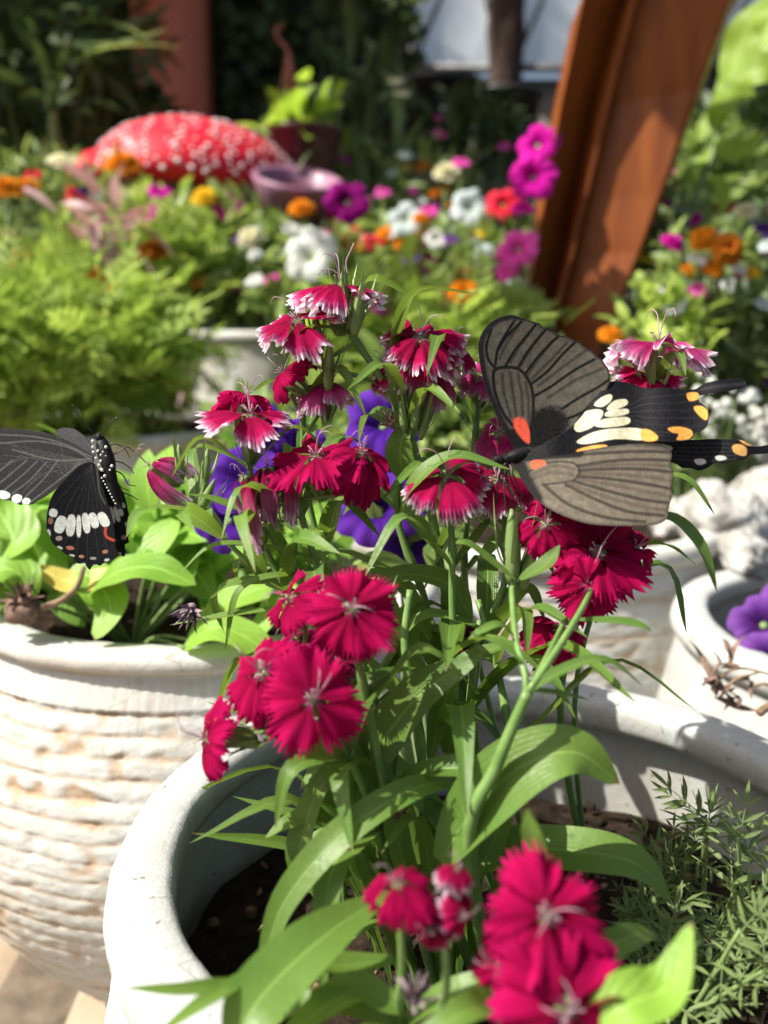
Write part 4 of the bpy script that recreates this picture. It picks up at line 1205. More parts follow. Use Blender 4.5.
FL(rf, at(546, 524, .392), vd(-.3, .45, .8), .0185, .35, 'petal_deep', ruffle=.2)
FL(rf, at(636, 547, .398), vd(.4, .35, .8), .0165, .3, 'petal_deep', ruffle=.15)
FL(rf, at(560, 628, .40), vd(.2, .6, .4), .0195, .5, 'petal_deep', ruffle=.2)
FL(rf, at(572, 655, .405), vd(.5, -.2, .5), .0135, .6, 'petal_wilt', ruffle=.2)
mb = MB()
for P, w in (([(528, 692, .330), (560, 672, .333), (605, 660, .335), (645, 688, .335)], .0058), ([(528, 690, .330), (560, 694, .335), (590, 700, .34)], .004), ([(575, 620, .365), (615, 622, .36), (640, 626, .358), (652, 632, .357)], .0065),
             ([(516, 640, .345), (500, 625, .343), (480, 632, .34), (468, 640, .34)], .0045), ([(515, 580, .37), (490, 562, .368), (468, 545, .366), (455, 543, .365)], .008), ([(522, 662, .335), (500, 645, .337), (470, 632, .34)], .004),
             ([(640, 520, .395), (672, 520, .39), (700, 548, .385), (717, 592, .383)], .011), ([(520, 580, .37), (545, 565, .372), (560, 545, .375)], .008)):
    ribbon_leaf(mb, A3(P), w, up=vd(.1, .9, .4), fold=.3, nc=5)
mb.build('leaves', M['dianthus_leaf'], rf)

# G: pale flowers behind the hindwing
random.seed(71)
rg, tg = dianthus_plant('dianthus with pale pink white-fringed flowers rising behind the black hindwing on the right',
    [((.12, .46), [(560, 700, .46), (600, 560, .455), (640, 450, .45), (655, 385, .447), (657, 362, .446)], [(.35, .07, .012), (.55, .05, .01), (.8, .04, .006)], .0016),
     ((.12, .465), [(575, 700, .462), (610, 560, .46), (645, 450, .452), (645, 410, .45)], [(.5, .05, .01)], .0013)])
FL(rg, at(658, 342, .444), vd(.10, 1, .18), .0275, .22, 'petal_pale', ruffle=.22, half=.52, spin=.2)
FL(rg, at(648, 374, .447), vd(.05, .8, .5), .0205, .25, 'petal_edged', ruffle=.15, half=.6)
FL(rg, at(655, 385, .449), vd(.1, .6, .6), .016, .4, 'petal_pale', ruffle=.15)

# H: blurred heads at the bottom
random.seed(81)
rh, th_ = dianthus_plant('dianthus with two big blurred bright red flowers at the bottom edge of the photo',
    [((.06, .30), [(500, 1040, .30), (525, 1000, .285), (545, 970, .275)], [(.5, .06, .012)], .0017)])
FL(rh, at(548, 915, .262), vd(.05, .62, .8), .0195, .3, 'petal_deep', layers=2, ruffle=.2, half=.68)
FL(rh, at(568, 1010, .250), vd(.1, .25, .95), .0215, .3, 'petal_deep', layers=2, ruffle=.2, half=.68)
FL(rh, at(505, 965, .268), vd(-.5, .2, .8), .015, .5, 'petal_deep', layers=1, ruffle=.2)
FL(rh, at(555, 955, .272), vd(0, .1, 1), .017, .2, 'petal_edged', ruffle=.2, cal=False)
rh2, _ = dianthus_plant('dianthus with four small half-open crimson blooms left of the two big blurred red flowers',
    [((.04, .29), [(440, 1060, .31), (446, 980, .285), (444, 930, .275)], [(.4, .06, .012)], .0016),
     ((.03, .30), [(405, 1040, .31), (402, 960, .29), (400, 905, .28)], [(.4, .05, .01)], .0014)])
for (x, y, d, n, r, dr) in ((398, 882, .270, (-.2, .9, .4), .0125, .55), (458, 868, .27, (.2, .9, .3), .0075, .8), (430, 930, .268, (-.3, .2, .9), .0088, .7), (463, 915, .268, (.5, .3, .8), .0088, .6), (440, 905, .275, (.1, .4, .6), .006, 1.0)):
    FL(rh2, at(x, y, d), vd(*n), r, dr, 'petal_deep' if r > .01 else 'petal_edged', ruffle=.2, half=.7, teeth=7)
branch(rh2, A3([(444, 930, .275), (420, 912, .275), (402, 896, .273)])); branch(rh2, A3([(444, 930, .275), (460, 890, .274)])); branch(rh2, A3([(444, 940, .276), (462, 925, .272)]))
dead_head(rh2, at(415, 1000, .275), vd(0, 1, .3), .007)

# I: low shaded flowers and the leafy heart of the clump
random.seed(91)
ri, ti = dianthus_plant('leafy dianthus at the heart of the smooth pot with long arching strap leaves', [
    ((.05, .37), [(430, 840, .40), (420, 740, .395), (405, 650, .395), (410, 590, .40)], [(.6, .07, .012)], .002),
    ((.07, .40), [(468, 800, .42), (470, 700, .42), (480, 620, .42)], [(.65, .06, .012)], .002),
    ((.03, .39), [(400, 840, .41), (385, 740, .41), (365, 660, .41)], [(.6, .07, .012), (.85, .06, .010)], .0018),
    ((.085, .38), [(500, 850, .40), (510, 760, .40), (500, 680, .41), (478, 600, .42)], [(.55, .07, .012), (.8, .06, .010)], .0018)])
FL(ri, at(462, 640, .43), vd(-.3, .3, .6), .0125, .5, 'petal_wilt', ruffle=.2)
FL(ri, at(338, 660, .40), vd(-.2, .3, .7), .013, .5, 'petal_wilt', ruffle=.2)
big = [  # (points px,py,depth), width m, up
    ([(262, 962, .325), (285, 900, .33), (335, 840, .335), (400, 795, .345), (445, 782, .36), (472, 790, .375)], .0125, (.1, .7, .6)),
    ([(232, 1050, .27), (262, 995, .28), (325, 935, .30), (392, 890, .33)], .0205, (-.1, .6, .7)),
    ([(440, 862, .355), (470, 815, .345), (520, 768, .338), (575, 752, .335), (620, 784, .338)], .0265, (-.35, .55, .75)),
    ([(452, 870, .38), (510, 850, .375), (580, 852, .365), (640, 866, .36), (672, 905, .36)], .021, (.1, .7, .6)),
    ([(562, 905, .285), (545, 870, .285), (534, 835, .283), (527, 808, .283)], .0105, (-.7, .1, .7)),
    
    ([(470, 880, .40), (440, 820, .395), (395, 770, .39), (350, 735, .385), (345, 720, .385)], .0125, (.2, .6, .7)),
    ([(405, 480, .44), (400, 458, .435), (402, 438, .432), (412, 425, .43)], .014, (-.3, .15, .9)),
    ([(400, 520, .41), (412, 486, .40), (452, 456, .395), (512, 470, .392)], .0095, (-.15, .8, .6)),
    ([(355, 800, .385), (380, 745, .38), (425, 690, .375), (484, 655, .372)], .022, (-.5, .4, .75)),
    ([(350, 830, .40), (338, 800, .395), (328, 775, .39), (345, 740, .39)], .016, (-.5, .3, .8)),
    ([(350, 870, .39), (315, 880, .385), (300, 850, .38), (318, 790, .375), (342, 778, .375)], .0145, (-.6, .1, .8)),
    ([(345, 830, .39), (320, 815, .385), (290, 822, .38), (265, 838, .378)], .0105, (-.1, .9, .5)),
    ([(370, 830, .39), (350, 790, .385), (325, 760, .38), (300, 790, .375)], .011, (-.3, .8, .5)),
    ([(255, 975, .30), (225, 985, .285), (180, 990, .275), (124, 988, .27)], .0062, (0, .9, .4)),
    ([(300, 945, .32), (250, 975, .29), (200, 1005, .27), (150, 1040, .26)], .0068, (-.2, .8, .5)),
    ([(395, 960, .32), (340, 965, .31), (290, 960, .30), (250, 972, .295)], .011, (0, .9, .4)),
    ([(400, 1010, .30), (360, 990, .30), (320, 1010, .29), (270, 1050, .28)], .014, (-.2, .9, .4)),
    ([(420, 900, .38), (400, 850, .37), (395, 800, .37), (420, 760, .375)], .012, (.5, .1, .8)),
    ([(470, 880, .38), (490, 850, .375), (505, 800, .37), (500, 755, .375)], .012, (-.6, .1, .8)),
    ([(430, 760, .40), (445, 700, .395), (470, 660, .39), (520, 640, .39)], .013, (-.2, .8, .5)),
    ([(440, 700, .42), (400, 640, .415), (375, 590, .415), (330, 580, .415)], .012, (-.1, .8, .5)),
    ([(430, 640, .43), (405, 590, .43), (370, 575, .43), (300, 600, .42)], .012, (0, .9, .4)),
    ([(470, 620, .42), (450, 585, .42), (400, 575, .42), (370, 600, .415)], .014, (.1, .8, .6)),
    ([(490, 640, .42), (510, 600, .42), (530, 590, .42), (545, 620, .42)], .010, (.1, .8, .6)),
    ([(480, 560, .43), (500, 540, .43), (530, 545, .43), (560, 580, .43)], .009, (.1, .8, .6)),
    ([(330, 600, .42), (290, 560, .42), (260, 520, .42), (215, 500, .42), (186, 494, .42)], .009, (.1, .9, .4)),
    ([(345, 620, .41), (300, 610, .41), (250, 612, .41), (210, 618, .41), (170, 625, .41)], .006, (.1, .9, .4)),
    ([(350, 590, .42), (290, 575, .415), (240, 590, .41), (225, 650, .41)], .0055, (.1, .9, .4)),
    ([(320, 560, .41), (270, 548, .40), (215, 545, .395), (178, 575, .395)], .005, (.1, .9, .4)),
]
for L, w, up in big:
    mb = MB(); ribbon_leaf(mb, A3(L), w, up=vd(*up), fold=.22, n=26, nc=9, wave=.05, prof='strap' if w > .016 and False else 'lance', rnd=random.uniform(.2, .9))
    mb.build('leaf', M['dianthus_leaf'], ri)
mb = MB(); ribbon_leaf(mb, A3([(585, 1045, .25), (625, 1005, .25), (668, 985, .255), (692, 922, .262)]), .0165, up=vd(-.5, .6, .6), fold=.25, prof='lance', n=26, nc=9, rnd=.8); mb.build('leaf', M['lime_leaf'], ri)
mb = MB()
for k in range(30):
    a = random.uniform(1.6, 5.0); rr = .055 * math.sqrt(random.random())
    p = root_at(.045 + rr * math.cos(a), .395 + rr * .8 * math.sin(a)); l = random.uniform(.07, .19)
    o = np.array([math.cos(a), math.sin(a) * .7 + .1, 0]) * random.uniform(.3, 1.0); h = random.uniform(.55, .95)
    P = [p, p + np.array([0, 0, l * h * .45]) + o * l * .16, p + np.array([0, 0, l * h * .85]) + o * l * .4, p + np.array([0, 0, l * (h * .9 - random.uniform(-.1, .25))]) + o * l * .8]
    ribbon_leaf(mb, P, random.uniform(.007, .013), up=-o * .5 + np.array([0, 0, 1.0]), fold=.25, n=14, nc=5, wave=.08, twist=random.uniform(-1, 1), rnd=random.random())
mb.build('basal_leaves', M['dianthus_leaf'], ri)
dead_head(ri, at(192, 608, .405), vd(-.2, -1, .4), .0085)
dead_head(ri, at(397, 815, .37), vd(.3, 1, 0), .006, 'dead')

# violet petunia behind
random.seed(101)
pr = root_at(.03, .505)
rp = thing('petunia_plant', 'violet petunia blooming behind the dianthus stems in the middle of the photo', 'flowering plant', pr)
for (x, y, d, n, r) in ((382, 418, .56, (-.1, .4, .9), .026), (375, 505, .54, (-.2, .3, .9), .027), (415, 540, .55, (.3, .2, .9), .023), (238, 470, .54, (-.2, .5, .8), .025), (222, 520, .55, (-.3, .1, .9), .021), (300, 440, .57, (0, .4, .9), .018), (405, 475, .56, (.5, .2, .8), .02), (275, 430, .56, (.5, .2, .8), .018)):
    c = at(x, y, d); stem_tube(rp, [pr, (pr + c) / 2 + np.array([0, .02, -.01]), c - vd(*n) * r * 1.1], .0015, .001, 'green_twig'); petunia_flower(rp, c, vd(*n), r, 'petal_violet')
mb = MB(); foliage_blob(mb, tmpl_leaf(w=.55, n=6, nc=5), at(350, 540, .56), (.06, .02, .03), 40, .028); mb.build('leaves', M['mid_leaf'], rp)

# butterflies
big_butterfly(); small_butterfly()

# seedling at the right in the front pot
random.seed(111); rng = np.random.default_rng(111)
def seedling(label, x, y, tips, mat='seedling_leaf', size=.03):
    r0 = root_at(x, y); r = thing('marigold_seedling', label, 'seedling', r0, 'marigold seedlings in the front pot')
    T = tmpl_pinnate(3, .20, .55)
    for tp in tips:
        e = at(*tp); mid = (r0 + e) / 2 + rng.normal(size=3) * .006
        st, C = stem_tube(r, [r0, mid, e], .0016, .0008, 'green_twig', n=16)
        mb = MB(); k = 13
        ii = rng.integers(3, 16, k); pos = C[ii]
        d = rng.normal(size=(k, 3)) * .8 + np.array([0, 0, .7]); nn = rng.normal(size=(k, 3)) * .4 + np.array([-.2, -.3, 1])
        scatter(mb, T, pos, d, nn, size * (.6 + .6 * rng.random(k)))
        mb.build('leaves', M[mat], st)
    return r
seedling('dark serrated marigold seedling against the shaded back wall of the smooth pot', .125, .42, [(650, 905, .42), (672, 868, .42), (690, 840, .425), (640, 880, .42)], size=.021)
s2 = seedling('taller marigold seedling with a pale bud at the right edge of the smooth pot', .155, .38, [(708, 822, .40), (738, 838, .39), (735, 890, .38), (765, 890, .38)], size=.022)
bud(s2, at(710, 812, .40), vd(.1, 1, .2), .012)
seedling('low marigold seedling on pale stems in the bottom right corner of the photo', .11, .33, [(700, 940, .36), (740, 930, .35), (640, 960, .37), (765, 970, .34), (670, 930, .37), (610, 930, .39)], size=.022)
# ------------------------------------------------------------ left pot: lime leaves
random.seed(121); rng = np.random.default_rng(121)
def leafy(name, label, cat, base, leaves, mat, wr=.5, group=None):
    base = np.array(base); r = thing(name, label, cat, base, group)
    return r
b0 = np.array([-.15, .74, .325])
def lime_plant(label, bx, by, leaves, extra=0, extra_c=None, size=.035, mat='lime_leaf'):
    base = np.array([bx, by, .326]); r = thing('zinnia_plant', label, 'leafy plant', base, 'leafy plants in the ribbed pot')
    for L, w in leaves:
        P = A3(L); m = MB(); ribbon_leaf(m, P, w, up=vd(-.1, .8, .55), fold=.12, prof='oval', n=22, nc=9, wave=.07, rnd=random.uniform(.3, 1)); m.build('leaf', M[mat], r)
        stem_tube(r, [base, (base + P[0]) / 2 + np.array([0, 0, .006]), P[0]], .0018, .0013, 'green_twig')
    if extra:
        m = MB(); c = at(*extra_c[0]); foliage_blob(m, tmpl_leaf(w=.62, n=8, nc=5, curl=-.3, fold=.1), c, extra_c[1], extra, size, clump=5, up=.3); m.build('leaves', M[mat], r)
        for k in range(5):
            e = c + rng.normal(size=3) * np.array(extra_c[1]) * .5; stem_tube(r, [base, (base + e) / 2, e], .0018, .001, 'green_twig')
    return r
lime_plant('broad lime green leaf plant at the front of the ribbed pot below the white-barred hindwing', -.19, .64,
    [([(90, 592, .60), (118, 572, .59), (155, 568, .585), (196, 585, .58)], .030), ([(60, 600, .61), (85, 575, .61), (110, 605, .60), (95, 640, .59)], .03), ([(190, 640, .60), (230, 600, .60), (280, 590, .60), (240, 660, .585)], .028),
     ([(70, 560, .64), (55, 530, .64), (40, 510, .64)], .03), ([(0, 560, .62), (12, 540, .62), (0, 515, .63), (-15, 500, .63)], .04), ([(210, 570, .63), (240, 540, .63), (260, 510, .64)], .03),
     ([(150, 560, .64), (175, 530, .64), (205, 515, .64)], .032), ([(30, 600, .60), (20, 575, .60), (0, 570, .60), (-25, 590, .60)], .028), ([(185, 648, .585), (215, 628, .58), (250, 640, .575), (275, 665, .57)], .026)],
    60, ((215, 530, .68), (.055, .05, .025)))
lime_plant('lime green leaves crowding the left side of the ribbed pot behind the black butterfly', -.25, .70,
    [([(10, 540, .66), (35, 510, .66), (75, 500, .66)], .036), ([(40, 560, .65), (20, 520, .65), (-20, 500, .65)], .04)], 90, ((30, 515, .70), (.075, .06, .03)), size=.042)
lime_plant('lime green leaves in the ribbed pot between the black butterfly and the dianthus stems', -.09, .80, [], 110, ((250, 530, .74), (.085, .06, .035)), size=.038)
r = thing('fallen_leaf', 'yellowed leaf lying under the hindwing of the black butterfly', 'leaf', at(90, 575, .61)); m = MB()
ribbon_leaf(m, A3([(38, 568, .615), (70, 582, .61), (105, 578, .605), (150, 562, .61)]), .020, up=vd(0, .7, .7), fold=.1, prof='oval', n=20, nc=7); m.build('leaf_blade', M['yellow_leaf'], r)
m = MB(); tube(m, catmull(A3([(84, 566, .60), (78, 585, .598), (62, 600, .596), (42, 608, .596)]), 14), np.linspace(.0016, .0024, 14), 8); m.build('leaf_stalk', M['twig'], r)
r = thing('seed_head', 'crumpled brown dried flower head on the soil at the left rim of the ribbed pot', 'dried flower', at(24, 605, .60)); dead_head(r, at(24, 600, .595), vd(0, 1, .3), .014, 'dead', 'dried_petals'); m = MB(); blob(m, at(24, 612, .60), [.012, .01, .009], 14, 9, .3); m.build('core', M['dead'], r)

# things in the right-hand pots
random.seed(131); rng = np.random.default_rng(131)
r = thing('petunia_plant', 'purple petunia with velvety ruffled petals inside the pot at the right edge', 'flowering plant', (.43, .70, .252))
for (x, y, d, n, rr) in ((762, 622, .70, (-.45, .35, .8), .027), (775, 662, .67, (-.3, .3, .9), .030), (795, 610, .74, (-.2, .5, .8), .034)):
    c = at(x, y, d); petunia_flower(r, c, vd(*n), rr, 'petal_lilac'); stem_tube(r, [(.43, .70, .252), (np.array((.43, .70, .252)) + c) / 2 + np.array([0, 0, .01]), c - vd(*n) * rr], .002, .0015, 'green_twig')
m = MB(); foliage_blob(m, tmpl_leaf(w=.5, n=6, nc=5), np.array([.45, .70, .285]), (.06, .06, .02), 40, .035); m.build('leaves', M['mid_leaf'], r)
r = thing('dry_twig', 'curled dry brown twig with withered leaves lying on the rim of the right-hand pot', 'twig', at(725, 680, .62))
m = MB()
for P in ([(716, 695, .615), (722, 676, .612), (742, 668, .61), (775, 676, .605)], [(712, 690, .617), (716, 668, .614), (730, 662, .612)], [(718, 700, .615), (735, 680, .611), (760, 672, .607)], [(755, 686, .60), (765, 684, .60), (780, 690, .60)]): tube(m, catmull(A3(P), 12), np.linspace(.0012, .0007, 12), 6)
m.build('stalk', M['twig'], r); m = MB()
for k in range(16):
    p = at(random.uniform(710, 735), random.uniform(660, 698), .612); q = p + rng.normal(size=3) * .012
    ribbon_leaf(m, [p, (p + q) / 2 + rng.normal(size=3) * .004, q], .005, up=rng.normal(size=3), fold=.7, n=8, nc=3, twist=3)
m.build('withered_leaves', M['dead'], r)
r = thing('stick', 'short brown stick poking in over the rim at the right edge of the photo', 'stick', at(772, 706, .56)); m = MB(); tube(m, catmull(A3([(759, 713, .555), (768, 707, .558), (800, 694, .565)]), 8), [.0026, .0028, .0027, .0026, .0027, .0026, .0026, .0026], 9); m.build('wood', M['twig'], r)

# rocks in the pot behind
def rock(label, c, rad, seed, mat='rock'):
    random.seed(seed); m = MB(); V = []; n1, n2 = 64, 44; c = np.array(c)
    B = basis(rng.normal(size=3) * .3 + np.array([0, 0, 1]))
    for i in range(n2 + 1):
        for j in range(n1):
            th = math.pi * i / n2; ph = 2 * math.pi * j / n1; d = np.array([math.sin(th) * math.cos(ph), math.sin(th) * math.sin(ph), math.cos(th)])
            v = Vector(d * 1.3 + seed); k = 1 + .35 * noise.noise(v) + .16 * abs(noise.noise(v * 2.7)) - .1 * abs(noise.noise(v * 6)) + .03 * noise.noise(v * 17)
            d = np.sign(d) * np.abs(d) ** .8
            V.append(c + B.T @ (d * np.array(rad) * k))
    m.add(V, grid_faces(n2 + 1, n1, True)); o = m.build('rock', M[mat], None, origin=c)
    return tag(o, label, 'rock', 'white rocks in the right-hand pots')
rock('large rough white rock in the blotched pot, right of the lower butterfly wing', at(722, 520, .97), (.052, .04, .036), 3)
rock('white rock at the right edge, behind the large rough rock', at(776, 505, 1.03), (.05, .04, .045), 7)
rock('small pale rock beside the dark soil, left of the large rough rock', at(668, 528, 1.02), (.022, .02, .016), 12)
rock('white stone topping the pile at the right edge of the photo', at(768, 440, 1.08), (.024, .02, .026), 15)
rock('low white stone leaning on the rim of the blotched pot', at(745, 552, .90), (.035, .025, .018), 18)
m = MB(); random.seed(5)
for k in range(70):
    x, y = random.gauss(712, 38), random.gauss(412, 16); blob(m, at(x, y, 1.05 + random.uniform(-.04, .04)), random.uniform(.002, .0065), 9, 6, .12)
wf = thing('gypsophila_plant', 'spray of tiny round white blossoms behind the tails of the grey-brown butterfly', 'flowering plant', (.40, 1.06, .35))
m.build('blossoms', M['petal_white'], wf); m = MB()
for k in range(14):
    e = at(random.gauss(712, 34), random.gauss(414, 12), 1.05); tube(m, catmull([(.40, 1.06, .33), ((.40 + e[0]) / 2, (1.06 + e[1]) / 2, (.33 + e[2]) / 2 + .01), e], 8), .0009, 5)
m.build('stalks', M['green_twig'], wf)
m = MB(); foliage_blob(m, tmpl_leaf(w=.4), at(690, 455, 1.07), (.07, .03, .03), 90, .02); m.build('leaves', M['mid_leaf'], wf)

# ------------------------------------------------------------ the flower bed behind
T_mari = tmpl_pinnate(4, .32, .42); T_oval = tmpl_leaf(w=.5, n=6, nc=5, curl=-.25); T_lance = tmpl_leaf(w=.22, n=7, nc=3, curl=-.35, prof='l'); T_round = tmpl_leaf(w=.85, n=7, nc=5, curl=-.2)
TM = {'mari': T_mari, 'oval': T_oval, 'lance': T_lance, 'round': T_round}

def bed_plant(name, label, cat, px, py, d, rad, n, size, tm, mat, flowers=(), ground=None, seed=0, clump=8, up=.5, stems=7, grp=None, extra=0, pal=('petal_magenta', 'petal_pink', 'petal_white', 'petal_yellow', 'petal_orange', 'petal_red', 'petal_lilac', 'petal_bluewhite')):
    random.seed(seed + 1000); global rng; rng = np.random.default_rng(seed + 1000)
    c = at(px, py, d); gz = 0 if ground is None else ground
    base = np.array([c[0], c[1], gz]); r = thing(name, label, cat, base, grp)
    m = MB(); cc = foliage_blob(m, TM[tm], c, rad, n, size, clump, up)
    m.build('foliage', M[mat], r)
    m = MB(); h = c[2] - gz
    idx = rng.choice(len(cc), min(stems * 4, len(cc)), replace=False)
    fork = [base + np.array([rng.normal() * .02, rng.normal() * .02, h * rng.uniform(.35, .6)]) for _ in range(stems)]
    for f in fork: tube(m, catmull([base, (base + f) / 2 + rng.normal(size=3) * .008, f], 6), np.linspace(.006, .004, 6), 6)
    for k, i in enumerate(idx):
        f = fork[k % stems]; tube(m, catmull([f, (f + cc[i]) / 2 + rng.normal(size=3) * .01, cc[i]], 6), np.linspace(.004, .0015, 6), 5)
    m.build('stems', M['green_twig'], r)
    flowers = list(flowers)
    for k in range(extra):
        flowers.append((random.choice(('pet', 'pet', 'pom')), px + random.uniform(-.95, .95) * rad[0] / d * FPX, py - rad[2] / d * FPX * random.uniform(-.5, 1.05), d - rad[1] * random.uniform(.5, 1.0), random.uniform(.010, .024), random.choice(pal), (random.uniform(-.4, .4), .6, .7)))
    for fl in flowers:
        kind, x, y, dd, R, mt, nv = fl; p = at(x, y, dd); n_ = vd(*nv); 
        if kind == 'pet': o = petunia_flower(r, p, n_, R, mt); tail = p - n_ * R * 1.1
        elif kind == 'pom': o = pompon_flower(r, p, n_, R, mt); tail = p - n_ * R * .8
        elif kind == 'dai': o = pompon_flower(r, p, n_, R, mt, rings=2, flat=.3); tail = p - n_ * R * .8
        e = fork[random.randrange(stems)]
        s = MB(); tube(s, catmull([e, (e + tail) / 2 + np.array([0, 0, .01]), tail], 8), .0016, 5); s.build('stalk', M['green_twig'], o)
    return r
BG = 'plants in the flower bed'
up_ = (0, .7, .7)
# marigold bush in its pot
bed_plant('marigold_bush', 'feathery bright green marigold bush filling the left middle, with small orange flowers', 'bush', 85, 345, 1.33, (.165, .15, .095), 900, .052, 'mari', 'marigold_leaf',
          [('pom', 92, 276, 1.30, .020, 'petal_orange', up_), ('pom', 72, 283, 1.28, .013, 'petal_rust', up_), ('pom', 22, 258, 1.3, .019, 'petal_orange', up_), ('pom', 108, 290, 1.25, .011, 'petal_orange', up_)], .378, 1, clump=4, up=.35, grp='marigold bushes')
bed_plant('marigold_bush', 'second feathery marigold bush at the left edge of the photo', 'bush', -30, 345, 1.3, (.16, .14, .11), 640, .052, 'mari', 'marigold_leaf', [('pom', 6, 187, 1.35, .024, 'petal_orange', up_)], 0, 2, clump=4, up=.3, grp='marigold bushes')
bed_plant('marigold_bush', 'leafy green marigold with rusty brown blooms behind the feathery bush', 'bush', 150, 265, 1.75, (.2, .12, .09), 600, .05, 'mari', 'marigold_leaf',
          [('pom', 152, 250, 1.62, .028, 'petal_rust', up_), ('pom', 122, 163, 1.6, .032, 'petal_orange', up_), ('pom', 25, 187, 1.6, .026, 'petal_orange', up_)], 0, 3, clump=4, grp='marigold bushes', extra=5)
# bed rows
bed_plant('zinnia_bush', 'green bush with yellow and white double flowers in front of the red mushroom', 'bush', 225, 265, 1.85, (.20, .12, .10), 500, .05, 'oval', 'mid_leaf',
          [('pom', 206, 197, 1.75, .030, 'petal_yellow', up_), ('pom', 251, 237, 1.6, .024, 'petal_cream', (0, .4, .9)), ('pom', 302, 208, 1.75, .027, 'petal_orange', up_)], 0, 4, grp=BG, extra=16)
bed_plant('petunia_bush', 'magenta and pink petunias below the left end of the red mushroom', 'bush', 150, 235, 1.9, (.16, .1, .08), 320, .045, 'oval', 'marigold_leaf',
          [('pet', 140, 213, 1.75, .036, 'petal_magenta', (-.3, .5, .8)), ('pet', 160, 188, 1.8, .026, 'petal_magenta', (.2, .6, .6)), ('pet', 229, 203, 1.75, .034, 'petal_magenta', (.3, .3, .9)), ('pet', 76, 193, 1.8, .022, 'petal_red', up_)], 0, 5, grp=BG, extra=12)
bed_plant('petunia_bush', 'white petunias in full sun between the pale urn and the plum petunia', 'bush', 320, 290, 1.6, (.14, .1, .07), 300, .045, 'oval', 'mid_leaf',
          [('pet', 309, 252, 1.48, .046, 'petal_white', (-.1, .3, .95)), ('pet', 318, 236, 1.52, .034, 'petal_white', (.3, .5, .8))], 0, 6, grp=BG, extra=10)
bed_plant('petunia_bush', 'dark plum petunia with red blooms beside it, right of the mauve bowl', 'bush', 360, 260, 1.8, (.15, .1, .075), 320, .045, 'oval', 'mid_leaf',
          [('pet', 347, 197, 1.62, .044, 'petal_plum', (0, .25, .95)), ('pet', 350, 235, 1.75, .034, 'petal_red', (-.3, .5, .6)), ('pet', 375, 240, 1.7, .026, 'petal_red', (.3, .5, .6)), ('pet', 383, 190, 1.9, .02, 'petal_pink', up_)], 0, 7, grp=BG, extra=14)
bed_plant('petunia_bush', 'bluish white petunias with small orange and pink blooms in the middle of the bed', 'bush', 430, 275, 1.8, (.16, .1, .10), 420, .045, 'oval', 'mid_leaf',
          [('pet', 405, 216, 1.68, .036, 'petal_bluewhite', (-.2, .3, .9)), ('pet', 471, 204, 1.68, .040, 'petal_bluewhite', (.1, .3, .9)), ('pet', 437, 237, 1.65, .022, 'petal_white', (.1, .3, .9)), ('pom', 421, 218, 1.66, .017, 'petal_orange', up_), ('pet', 428, 208, 1.72, .022, 'petal_pink', up_),
           ('pom', 447, 172, 1.8, .028, 'petal_cream', up_), ('pet', 452, 237, 1.62, .016, 'petal_lilac', up_), ('pet', 480, 240, 1.62, .016, 'petal_bluewhite', up_), ('pet', 462, 160, 2.0, .022, 'petal_pink', up_)], 0, 8, grp=BG, extra=21)
bed_plant('petunia_bush', 'coral red petunias beside the slanting brown post', 'bush', 478, 300, 1.65, (.085, .08, .11), 320, .045, 'oval', 'mid_leaf',
          [('pet', 503, 202, 1.6, .034, 'petal_red', (-.2, .2, .9)), ('pom', 485, 233, 1.6, .014, 'petal_yellow', up_)], 0, 9, grp=BG, extra=10)
bed_plant('petunia_bush', 'bright magenta petunias climbing along the left edge of the slanting brown post', 'bush', 508, 350, 1.45, (.04, .04, .12), 120, .045, 'oval', 'mid_leaf',
          [('pet', 537, 140, 1.40, .036, 'petal_magenta', (-.3, .3, .9)), ('pet', 531, 176, 1.38, .038, 'petal_magenta', (-.4, -.1, .9)), ('pet', 515, 246, 1.38, .036, 'petal_pink', (-.5, .2, .8)), ('pet', 506, 268, 1.42, .024, 'petal_pink', (-.6, .2, .7)), ('pet', 524, 205, 1.42, .02, 'petal_magenta', up_)], 0, 10, grp=BG)
bed_plant('marigold_bush', 'green marigold with one orange bloom left of the striped forewing', 'bush', 455, 345, 1.25, (.11, .08, .075), 420, .045, 'mari', 'marigold_leaf', [('pom', 464, 291, 1.2, .025, 'petal_orange', up_)], 0, 11, clump=4, grp='marigold bushes')
bed_plant('leafy_bush', 'sunlit green leaves behind the tallest dianthus flowers', 'bush', 375, 340, 1.35, (.12, .08, .08), 340, .05, 'oval', 'marigold_leaf', (), 0, 12, grp=BG, extra=5)
bed_plant('leafy_bush', 'shaded green leaves low between the pots behind the dianthus stems', 'bush', 430, 430, 1.2, (.17, .08, .09), 330, .05, 'oval', 'mid_leaf', (), 0, 13, grp=BG)
bed_plant('leafy_bush', 'dark green leaves between the ribbed pot and the blotched pot', 'bush', 300, 460, 1.1, (.08, .05, .07), 150, .05, 'oval', 'mid_leaf', (), 0, 14, grp=BG)
bed_plant('pale_bush', 'silvery green bush low in the bed beneath the mauve bowl', 'bush', 290, 235, 2.0, (.2, .1, .09), 360, .05, 'lance', 'grey_leaf', (), 0, 15, grp=BG, extra=14)
bed_plant('coleus_plant', 'pink and cream coleus leaves left of the magenta petunias', 'plant', 108, 232, 1.6, (.06, .05, .05), 34, .085, 'lance', 'pink_leaf', (), 0, 16, grp=BG, clump=3)
bed_plant('leafy_bush', 'tangle of green stems at the far left behind the orange marigolds', 'bush', 45, 215, 1.9, (.2, .12, .13), 420, .055, 'lance', 'mid_leaf', [('dai', 62, 158, 1.8, .03, 'petal_cream', up_)], 0, 17, grp=BG, extra=10)
